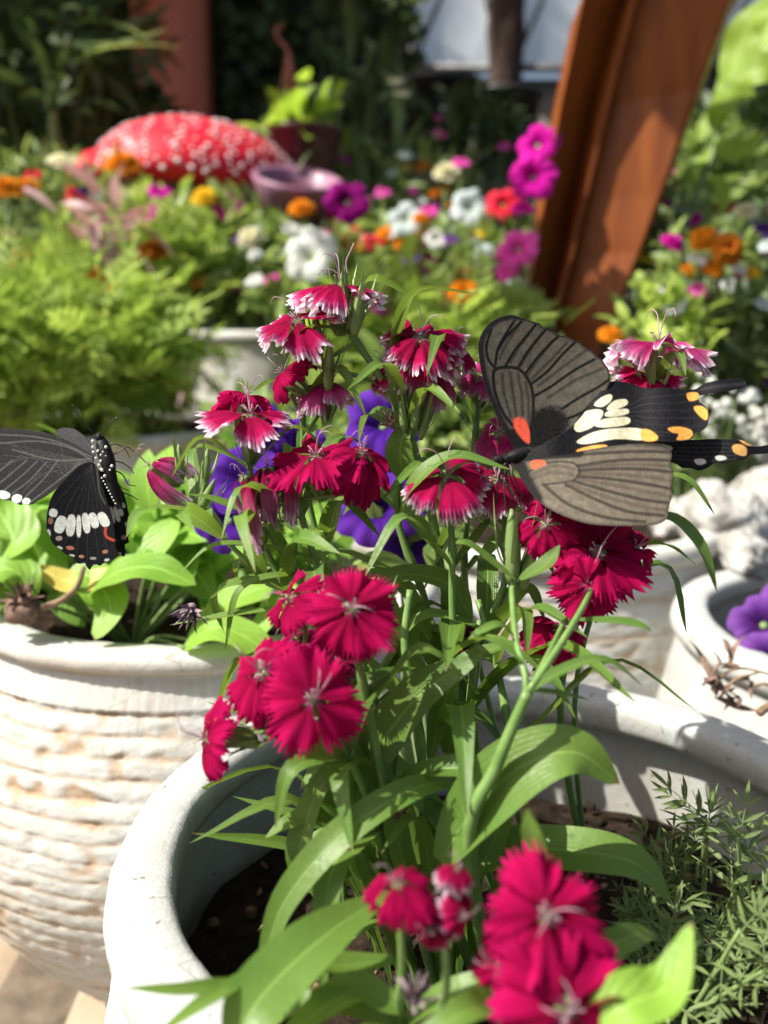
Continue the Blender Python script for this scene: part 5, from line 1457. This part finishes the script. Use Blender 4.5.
# right of the post
bed_plant('leafy_bush', 'bright green low leaves right beside the foot of the slanting brown post', 'bush', 668, 335, 1.20, (.062, .06, .055), 240, .032, 'oval', 'marigold_leaf', [('pom', 611, 334, 1.15, .016, 'petal_orange', up_)], 0, 18, grp=BG, extra=3)
bed_plant('leafy_bush', 'mossy shaded bush behind the black tail of the butterfly', 'bush', 725, 360, 1.3, (.13, .08, .10), 520, .032, 'oval', 'moss_leaf', [('pet', 699, 287, 1.2, .016, 'petal_pink', up_)], 0, 19, grp=BG, extra=7)
bed_plant('zinnia_bush', 'orange zinnia beside a round rust-brown bloom at the right', 'bush', 715, 275, 1.35, (.09, .06, .06), 200, .035, 'oval', 'mid_leaf',
          [('pom', 703, 238, 1.2, .019, 'petal_orange', (-.4, .4, .8)), ('pom', 728, 248, 1.18, .023, 'petal_rust', (0, .1, 1)), ('pom', 713, 268, 1.2, .016, 'petal_orange', up_), ('pom', 752, 272, 1.2, .012, 'petal_yellow', up_), ('pet', 698, 256, 1.2, .016, 'petal_white', up_), ('pet', 741, 267, 1.2, .013, 'petal_white', up_)], 0, 20, grp=BG, extra=7)
bed_plant('zinnia_bush', 'pale mauve and cream flowers at the right edge above the orange zinnia', 'bush', 760, 255, 1.55, (.08, .06, .08), 180, .04, 'oval', 'grey_leaf',
          [('pet', 767, 226, 1.4, .026, 'petal_lilac', up_), ('pom', 746, 211, 1.4, .020, 'petal_cream', up_)], 0, 21, grp=BG, extra=9)
bed_plant('leafy_bush', 'grey green shrub behind the tall lime stalks on the right', 'bush', 700, 210, 2.1, (.22, .12, .16), 520, .06, 'oval', 'mid_leaf', (), 0, 22, grp=BG, extra=10)
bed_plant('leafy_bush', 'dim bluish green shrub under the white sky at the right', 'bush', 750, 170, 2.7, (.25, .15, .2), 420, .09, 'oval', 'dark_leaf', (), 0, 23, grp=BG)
bed_plant('leafy_bush', 'pale straw and green stems close to the right side of the slanting post', 'bush', 668, 260, 1.5, (.05, .04, .12), 200, .05, 'lance', 'grey_leaf', (), 0, 24, grp=BG, extra=7)

# tall stalks with big lime leaves on the right
random.seed(7)
r = thing('banana_plant', 'tall lime green stalks with big sunlit leaves at the top right corner', 'plant', at(665, 420, 1.5) * np.array([1, 1, 0]))
for L, w in (([(672, 300, 1.5), (690, 210, 1.5), (714, 150, 1.5), (728, 85, 1.5)], .008), ([(664, 290, 1.48), (676, 220, 1.48), (688, 170, 1.5)], .006), ([(690, 290, 1.52), (694, 230, 1.52), (700, 160, 1.52)], .005)):
    P = A3(L); P = [np.array([P[0][0] - .02, P[0][1], 0])] + P; stem_tube(r, P, w, w * .7, 'green_twig')
for L, w in (([(728, 85, 1.5), (738, 50, 1.5), (752, 20, 1.48), (775, 5, 1.45)], .06), ([(715, 130, 1.45), (722, 108, 1.45), (738, 95, 1.45), (756, 92, 1.45)], .045), ([(722, 125, 1.52), (730, 90, 1.52), (738, 40, 1.52)], .05),
             ([(700, 140, 1.5), (712, 118, 1.5), (730, 120, 1.5)], .03), ([(690, 190, 1.5), (698, 165, 1.5), (712, 150, 1.5)], .02), ([(758, 60, 1.55), (770, 20, 1.55), (772, -40, 1.55)], .05), ([(716, 140, 1.48), (730, 150, 1.46), (748, 148, 1.44), (764, 130, 1.44)], .04), ([(728, 100, 1.5), (745, 75, 1.48), (765, 70, 1.46), (785, 80, 1.46)], .06), ([(705, 160, 1.5), (690, 170, 1.48), (676, 190, 1.46)], .018), ([(712, 175, 1.5), (722, 190, 1.48), (724, 215, 1.46)], .025)):
    m = MB(); ribbon_leaf(m, A3(L), w, up=vd(-.5, .2, .8), fold=.15, prof='oval', n=22, nc=9, wave=.12, rnd=.7); m.build('leaf', M['banana_leaf'], r)

# ------------------------------------------------------------ red mushroom ornament, small one, mauve bowl
def mushroom(label, px, py, d, rx, hz, tilt, spots_glints, seed, smalltop=1.0):
    random.seed(seed); c = at(px, py, d); base = np.array([c[0], c[1], 0]); r = thing('mushroom_ornament', label, 'garden ornament', base, 'mushroom ornaments')
    A = basis(vd(*tilt)); m = MB(); V = []; n1, n2 = 96, 30
    for i in range(n2 + 1):
        t = i / n2 * 1.12; th = t * math.pi / 2
        rr = rx * math.sin(min(th, math.pi / 2)) if t <= 1 else rx * (1 - (t - 1) * 1.2); z = hz * math.cos(th) if t <= 1 else -hz * .12 * math.sin((t - 1) / .12 * 1.57)
        for j in range(n1):
            a = 2 * math.pi * j / n1; k = 1 + .03 * math.sin(a * 3 + seed) + .02 * noise.noise(Vector((math.cos(a) * 3, math.sin(a) * 3, t * 3)))
            V.append(c + A.T @ np.array([rr * k * math.cos(a), rr * k * math.sin(a), z]))
    m.add(V, grid_faces(n2 + 1, n1, True)); 
    for k in range(spots_glints):  # white bumps stand in for sun glints on the glossy cap
        a = k * 2.39996 + random.uniform(-.12, .12); th = math.acos(1 - .985 * (k + .5) / spots_glints); t = th / math.pi * 2
        p = np.array([rx * math.sin(th) * math.cos(a), rx * math.sin(th) * math.sin(a), hz * math.cos(th)]); nn = nrm(p / np.array([rx, rx, hz]) ** 2)
        kk = 1 + .03 * math.sin(a * 3 + seed) + .02 * noise.noise(Vector((math.cos(a) * 3, math.sin(a) * 3, t * 3))); p = p * np.array([kk, kk, 1])
        blob(m, c + A.T @ (p * 1.008), np.array([1, 1, .4]) * rx * random.choice((.009, .012, .015, .019, .024)), 9, 6, .1, basis(A.T @ nn), mi=1)
    cap = m.build('cap', [M['mush_red'], M['mush_glint']], r)
    m = MB(); V = []
    for i in range(14):
        t = i / 13; rr = rx * (.84 - .62 * t ** .6); z = -.02 * hz + hz * .18 * math.sin(t * 3)
        for j in range(n1): a = 2 * math.pi * j / n1; V.append(c + A.T @ np.array([rr * math.cos(a), rr * math.sin(a), z + rx * .012 * (j % 2)]))
    m.add(V, grid_faces(14, n1, True)); m.build('gills', M['mush_stem'], cap)
    m = MB(); tube(m, catmull([base, (base + c) / 2, c + A[2] * hz * .1], 12), rx * np.array([.42, .4, .36, .3, .27, .25, .24, .23, .22, .22, .24, .28]), 28); m.build('stalk', M['mush_stem'], r)
    return r
mushroom('big glossy red toadstool cap crowded with painted glints, in the flower bed at upper left', 193, 186, 2.15, .245, .150, (.04, 1, .22), 620, 3)
mushroom('small pinkish red toadstool half hidden behind the orange marigold, left of the big one', 98, 178, 2.05, .075, .06, (-.3, 1, .3), 10, 8)
r = thing('glazed_bowl', 'shiny mauve bowl tipped on its side with a dark opening, right of the big toadstool', 'bowl', at(295, 182, 1.98) * np.array([1, 1, 0]))
A = basis(vd(.12, .72, .42)); c = at(298, 180, 1.85); m = MB(); V = []
prof = [(0, -.085), (.05, -.082), (.08, -.065), (.10, -.04), (.112, -.015), (.118, 0), (.117, .006), (.110, .008), (.098, .002), (.088, -.02), (.07, -.045), (.04, -.065), (0, -.07)]
for rr, z in prof:
    for j in range(72): a = 2 * math.pi * j / 72; V.append(c + A.T @ np.array([rr * math.cos(a), rr * math.sin(a) * .8, z]))
m.add(V, grid_faces(len(prof), 72, True)); ob = m.build('bowl_body', M['mauve'], r)
m = MB(); V = [c + A.T @ np.array([.082 * math.cos(2 * math.pi * j / 48), .82 * .082 * math.sin(2 * math.pi * j / 48), -.022]) for j in range(48)] + [c + A.T @ np.array([0, 0, -.03])]
m.add(V, None, [(48, j, (j + 1) % 48) for j in range(48)]); m.build('dark_disc', M['maroon'], ob)  # dark disc set across the bowl so its opening reads dark
m = MB(); g = np.array([c[0], c[1], 0]); tube(m, [g, (g + c) / 2, c - A[2] * .07], [.05, .03, .04], 20); m.build('pedestal', M['mauve'], r)

# lime round-leaved plant in the maroon planter + rusty hook
r = bed_plant('pothos_plant', 'bright round-leaved plant spilling over a dark maroon planter below the rusty hook', 'plant', 300, 118, 2.2, (.08, .05, .05), 24, .065, 'round', 'banana_leaf', (), None, 30, clump=3, grp=None)
r = thing('hanging_planter', 'dark maroon planter in the shade behind the mauve bowl', 'planter', at(305, 160, 2.25) * np.array([1, 1, 0])); cx, cy = at(305, 160, 2.25)[:2]; ztop = at(305, 132, 2.25)[2]
m = MB(); V = []; pr_ = [(.0, ztop - .15), (.065, ztop - .15), (.08, ztop - .08), (.095, ztop - .008), (.102, ztop), (.098, ztop + .004), (.09, ztop), (.085, ztop - .03), (0, ztop - .03)]
for rr, z in pr_:
    for j in range(48): a = 2 * math.pi * j / 48; V.append((cx + rr * math.cos(a), cy + rr * math.sin(a), z))
m.add(V, grid_faces(len(pr_), 48, True)); m.build('planter_shell', M['maroon'], r)
m = MB(); tube(m, [(cx, cy, 0), (cx, cy, ztop - .15)], .02, 12); m.build('stand', M['metal_dark'], r)
r = thing('plant_hook', 'thin rusty rod with a curled tip rising in front of the dark hedge', 'garden hook', at(290, 110, 2.2) * np.array([1, 1, 0]))
m = MB()
for P in ([(286, 400, 2.2), (288, 100, 2.2), (290, 60, 2.2), (284, 45, 2.2), (278, 38, 2.2), (277, 29, 2.2), (283, 27, 2.2)], [(299, 120, 2.2), (294, 80, 2.2), (289, 55, 2.2)], [(278, 115, 2.2), (284, 80, 2.2), (288, 55, 2.2)]): tube(m, catmull(A3(P), 26), .005, 8)
m.build('rod', M['rust'], r)
bed_plant('blossom_spray', 'cream blossom sprig left of the post against the dark corner', 'plant', 398, 88, 2.3, (.03, .03, .045), 40, .03, 'lance', 'grey_leaf', [('dai', 396, 80, 2.25, .02, 'petal_cream', up_), ('dai', 402, 92, 2.25, .02, 'petal_cream', up_)], 0, 32, grp=BG)
bed_plant('blossom_spray', 'cream blossom sprig beside the round-leaved plant', 'plant', 328, 97, 2.3, (.04, .03, .02), 34, .03, 'lance', 'grey_leaf', [('dai', 322, 95, 2.25, .018, 'petal_cream', up_), ('dai', 336, 92, 2.25, .018, 'petal_cream', up_)], 0, 33, grp=BG)
bed_plant('iris_clump', 'upright blade-like leaves standing in front of the dark hedge', 'plant', 368, 130, 2.5, (.09, .06, .10), 60, .16, 'lance', 'dark_leaf', (), 0, 34, up=3.0, grp=BG)
bed_plant('leafy_bush', 'dim bush between the mauve bowl and the black pots', 'bush', 400, 185, 2.35, (.2, .1, .1), 340, .06, 'lance', 'mid_leaf', (), 0, 35, grp=BG, extra=16)
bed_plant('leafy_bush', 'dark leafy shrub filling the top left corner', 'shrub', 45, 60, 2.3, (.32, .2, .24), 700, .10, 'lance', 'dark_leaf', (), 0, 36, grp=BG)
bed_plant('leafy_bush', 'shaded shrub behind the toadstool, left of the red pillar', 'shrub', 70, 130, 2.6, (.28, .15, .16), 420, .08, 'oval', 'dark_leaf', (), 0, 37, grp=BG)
r = thing('palm_plant', 'broad pale green palm leaves crossing in front of the red pillar', 'plant', at(60, 60, 2.2) * np.array([1, 1, 0]))
for L, w in (([(50, 50, 2.2), (85, 22, 2.15), (120, 26, 2.1), (150, 40, 2.05)], .03), ([(60, 30, 2.2), (90, 45, 2.15), (130, 42, 2.1), (170, 28, 2.05)], .045), ([(70, 60, 2.2), (110, 48, 2.1), (150, 45, 2.05), (182, 48, 2.0)], .03), ([(40, 60, 2.2), (20, 30, 2.2), (10, 5, 2.2)], .04), ([(40, 70, 2.2), (70, 40, 2.2), (80, 0, 2.2)], .035)):
    m = MB(); ribbon_leaf(m, A3(L), w, up=vd(.1, .8, .4), n=18, nc=5); m.build('frond', M['grey_leaf'] if w > .04 else M['mid_leaf'], r)
st = at(50, 80, 2.2); stem_tube(r, [(st[0], st[1], 0), st * .5 + np.array([st[0], st[1], 0]) * .5, st], .02, .012, 'green_twig')

bed_plant('leafy_bush', 'dark shrub in front of the black pots left of the slanting post', 'shrub', 470, 140, 2.6, (.2, .1, .10), 420, .07, 'lance', 'dark_leaf', (), 0, 38, grp=BG, extra=5)
# black nursery pots in the dark corner
random.seed(9)
for k, (x, y, d, s, lab) in enumerate(((440, 118, 2.9, .13, 'black plastic nursery pot in the shade beneath the greenhouse, left one'), (505, 125, 3.0, .12, 'black plastic nursery pot in the shade right of the dark trunk'))):
    c = at(x, y, d); r = thing('nursery_pot', lab, 'pot', (c[0], c[1], 0), 'black pots on the shelf'); m = MB(); V = []
    pr_ = [(s * .7, c[2] - s), (s * .72, c[2] - s * .98), (s * .95, c[2] + s * .7), (s * 1.05, c[2] + s * .72), (s * 1.05, c[2] + s * .85), (s * .98, c[2] + s * .85), (s * .9, c[2] + s * .6), (0, c[2] + s * .6)]
    for rr, z in pr_:
        for j in range(40): a = 2 * math.pi * j / 40; V.append((c[0] + rr * math.cos(a), c[1] + rr * math.sin(a), z))
    m.add(V, grid_faces(len(pr_), 40, True)); m.build('pot_shell', M['black_plastic'], r)
    m = MB(); box(m, (c[0], c[1], (c[2] - s) / 2), (s * 1.6, s * 1.6, c[2] - s - .004)); m.build('block', M['wall'], r)

# ------------------------------------------------------------ structures
# slanting painted post
r = thing('slanted_post', 'glossy brown painted stepped post leaning to the right, crossing the top of the photo', 'post', (.18, 1.60, 0))
def sec(px_l, px_r, y, d):
    L = at(px_l, y, d); Rr = at(px_r, y, d); return L, Rr
# edges traced at three heights, one real section swept along them
rows = [(-190, 652, 845, 1.22), (-80, 616, 790, 1.27), (0, 581, 741, 1.32), (100, 560, 704, 1.38), (200, 543, 668, 1.43), (256, 534, 646, 1.46), (335, 521, 612, 1.50), (430, 504, 574, 1.54), (560, 480, 535, 1.58), (700, 452, 500, 1.62)]
m = MB(); V = []
for y, xl, xr, d in rows:
    a, b = sec(xl, xr, y, d); w = np.linalg.norm(b - a); X_ = nrm(b - a); D_ = nrm(np.cross(X_, vd(.4, 1, 0))); D_ = D_ if D_ @ FW > 0 else -D_
    # stepped section: recessed left flange, a proud nosing, a broad face, a bevel on the right
    S = [(0, .075), (0, .004), (.012, -.002), (.03, .002), (.28, .058), (.30, .012), (.315, .002), (.345, .0), (.36, .010), (.37, .022), (.88, -.034), (.91, -.033), (.97, .02), (1.0, .05), (1.0, .09), (.5, .10)]
    for u, t in S: V.append(a + X_ * u * w + D_ * t)
mz = MB(); box(mz, (-.52, 1.135, 2.25), (.285, .37, .04)); box(mz, (-1.16, 1.135, 2.25), (.36, .37, .04)); box(mz, (-.85, .98, 2.19), (1.1, .05, .07)); box(mz, (-.30, 1.20, 2.22), (.60, .05, .03)); nS = len(S); Q = grid_faces(len(rows), nS, True); m.add(V, Q); pp = m.build('post_body', M['beam'], r, smooth=False)
mz.build('shade_boards', M['beam'], r, smooth=False)  # unseen boards added above to cast shade on the post

# pavilion: red pillar; unseen roof added overhead to shade the hedge
r = thing('pavilion', 'red-brown square pavilion pillar in the shade at the top left', 'pavilion', (-.78, 3.2, 0)); c = at(172, 50, 3.3)
m = MB(); w = 73 / 900 * 3.3
for (dx, ww, dp) in ((0, w * .55, .0),): pass
box(m, (c[0] + w * .13, c[1], 1.28), (w * .70, w * .8, 2.55)); box(m, (c[0] - w * .35, c[1] + .02, 1.28), (w * .26, w * .6, 2.55)); box(m, (c[0], c[1], .12), (w * 1.3, w * 1.2, .24)); m.build('pillar', M['pillar'], r)
m = MB(); box(m, (-2.6, 3.05, 2.60), (3.6, 1.9, .05))
for k in range(7): box(m, (-4.25 + k * .55, 3.05, 2.53), (.06, 1.9, .09))
m.build('shade_roof', M['shade_roof'], r)

# hedge on a trellis behind
random.seed(40); rng = np.random.default_rng(40)
r = thing('hedge', 'dark ivy-covered hedge wall in deep shade across the top', 'hedge', (-.6, 3.9, 0))
m = MB(); box(m, (-1.65, 4.0, 1.1), (3.5, .12, 2.2)); m.build('hedge_core', M['wall'], r)
m = MB(); N = 5200; pos = np.stack([rng.uniform(-3.2, .14, N), rng.uniform(3.80, 3.93, N), rng.uniform(.1, 2.15, N)], 1)
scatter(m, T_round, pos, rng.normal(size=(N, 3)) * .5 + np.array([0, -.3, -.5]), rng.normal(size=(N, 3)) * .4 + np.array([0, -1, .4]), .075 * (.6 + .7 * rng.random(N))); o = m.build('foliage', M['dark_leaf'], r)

# greenhouse wall with braced frame
r = thing('greenhouse', 'greenhouse front of pale film panes in dark braced metal frames behind the garden', 'greenhouse', (.5, 4.4, 0))
x0 = at(412, 0, 4.5)[0]; x1 = at(800, 0, 4.5)[0]; yy = at(500, 0, 4.5)[1]; zb = at(500, 66, 4.5)[2]; zt = 3.0
n = 5; xs_ = np.linspace(x0, x1 + .6, n + 1)
for k in range(n):
    m = MB(); box(m, ((xs_[k] + xs_[k + 1]) / 2, yy, (zb + zt) / 2), (xs_[k + 1] - xs_[k] - .05, .012, zt - zb - .03)); m.build('pane', M['pane'], r)
m = MB()
for x in xs_: box(m, (x, yy, zt / 2), (.045, .05, zt))
for z in (zb, zb + .9, zt): box(m, ((xs_[0] + xs_[-1]) / 2, yy - .03, z), (xs_[-1] - xs_[0], .035, .035))
for k in range(n): tube(m, [(xs_[k], yy - .05, zb), (xs_[k] + .33, yy - .05, zb + .75), (xs_[k] + .5, yy - .05, zb + 1.2)], .014, 6)
for k in range(n): tube(m, [(xs_[k] + .45, yy - .05, zb), (xs_[k] + .2, yy - .05, zb + .9)], .010, 6)
m.build('frame', M['metal_dark'], r)
m = MB(); box(m, ((xs_[0] + xs_[-1]) / 2, yy + .03, zb / 2 - .02), (xs_[-1] - xs_[0], .08, zb - .05)); m.build('base_wall', M['wall'], r)

# dark trunk
r = thing('palm_tree', 'dark fibrous tree trunk in front of the greenhouse, left of the slanting post', 'tree', at(505, 100, 3.3) * np.array([1, 1, 0])); c = at(505, 100, 3.3); m = MB(); V = []
for i in range(60):
    z = i * .05
    for j in range(32): a = 2 * math.pi * j / 32; k = .058 * (1 + .12 * ((i % 4) / 3) + .25 * noise.noise(Vector((math.cos(a) * 2, math.sin(a) * 2, z * 4)))); V.append((c[0] + k * math.cos(a), c[1] + k * math.sin(a), z))
m.add(V, grid_faces(60, 32, True)); m.build('trunk', M['trunk'], r)
m = MB(); N = 260; a = rng.uniform(0, 6.28, N); pos = np.stack([c[0] + np.cos(a) * .05, c[1] + np.sin(a) * .05, rng.uniform(2.3, 3.0, N)], 1)
scatter(m, T_lance, pos, np.stack([np.cos(a), np.sin(a), .5 + 0 * a], 1) + rng.normal(size=(N, 3)) * .2, np.tile([0, 0, 1.0], (N, 1)), .8 * (.6 + .5 * rng.random(N))); m.build('crown', M['dark_leaf'], r)

# far trees at the right behind the greenhouse and left behind the hedge
for k, (x, y, h, rr, lab) in enumerate(((-4.5, 9, 4.5, 2.0, 'large dark tree far behind the hedge at the left'), (3.6, 9.5, 2.2, 1.3, 'low tree far off under the bright sky at the right'))):
    r = thing('broadleaf_tree', lab, 'tree', (x, y, 0)); rng = np.random.default_rng(50 + k)
    m = MB(); foliage_blob(m, T_oval, (x, y, h), (rr, rr * .8, rr * .7), 2500, .3, 10); m.build('crown', M['dark_leaf'], r)
    m = MB(); tube(m, catmull([(x, y, 0), (x + .1, y, h * .5), (x, y, h)], 10), np.linspace(.25, .08, 10), 12)
    for q in range(6): e = np.array([x, y, h]) + rng.normal(size=3) * rr * .4; tube(m, catmull([(x, y, h * .5), ((x + e[0]) / 2, (y + e[1]) / 2, h * .8), e], 8), np.linspace(.1, .03, 8), 8)
    m.build('trunk', M['trunk'], r)

# ------------------------------------------------------------ light, sky, camera
SUN_EL, SUN_AZ = R_(51), None
sv = nrm([-.93, -.21, 0]) * math.cos(SUN_EL) + np.array([0, 0, math.sin(SUN_EL)])   # towards the sun
ld = bpy.data.lights.new('sun', 'SUN'); ld.energy = 5.0; ld.angle = R_(.5); ld.color = (1, .955, .87)
lo = bpy.data.objects.new('sun', ld); COL.objects.link(lo); lo.rotation_mode = 'QUATERNION'; lo.rotation_quaternion = Vector(tuple(sv)).to_track_quat('Z', 'Y')
W = bpy.data.worlds.new('World'); SC.world = W; W.use_nodes = True; nt = W.node_tree
bgn = nt.nodes['Background']; sk = nt.nodes.new('ShaderNodeTexSky'); sk.sky_type = 'NISHITA'; sk.sun_disc = False
sk.sun_elevation = SUN_EL; sk.sun_rotation = math.atan2(sv[0], sv[1]); sk.dust_density = 5.0; sk.air_density = 1.0; sk.ozone_density = 1
nt.links.new(sk.outputs[0], bgn.inputs[0]); bgn.inputs[1].default_value = .085
cd = bpy.data.cameras.new('camera'); co = bpy.data.objects.new('camera', cd); COL.objects.link(co); SC.camera = co
co.location = tuple(CP); co.rotation_euler = (math.pi / 2 - PITCH, 0, 0)
cd.sensor_fit = 'VERTICAL'; cd.sensor_height = 36; cd.lens = FPX / 1024 * 36; cd.clip_start = .01; cd.clip_end = 400
cd.dof.use_dof = True; cd.dof.focus_distance = .43; cd.dof.aperture_fstop = (cd.lens / 1000) / .0058
SC.view_settings.view_transform = 'Standard'; SC.view_settings.look = 'None'; SC.view_settings.gamma = 1; SC.view_settings.exposure = .80
SC.cycles.max_bounces = 8; SC.cycles.transparent_max_bounces = 8
SC.cycles.use_denoising = True
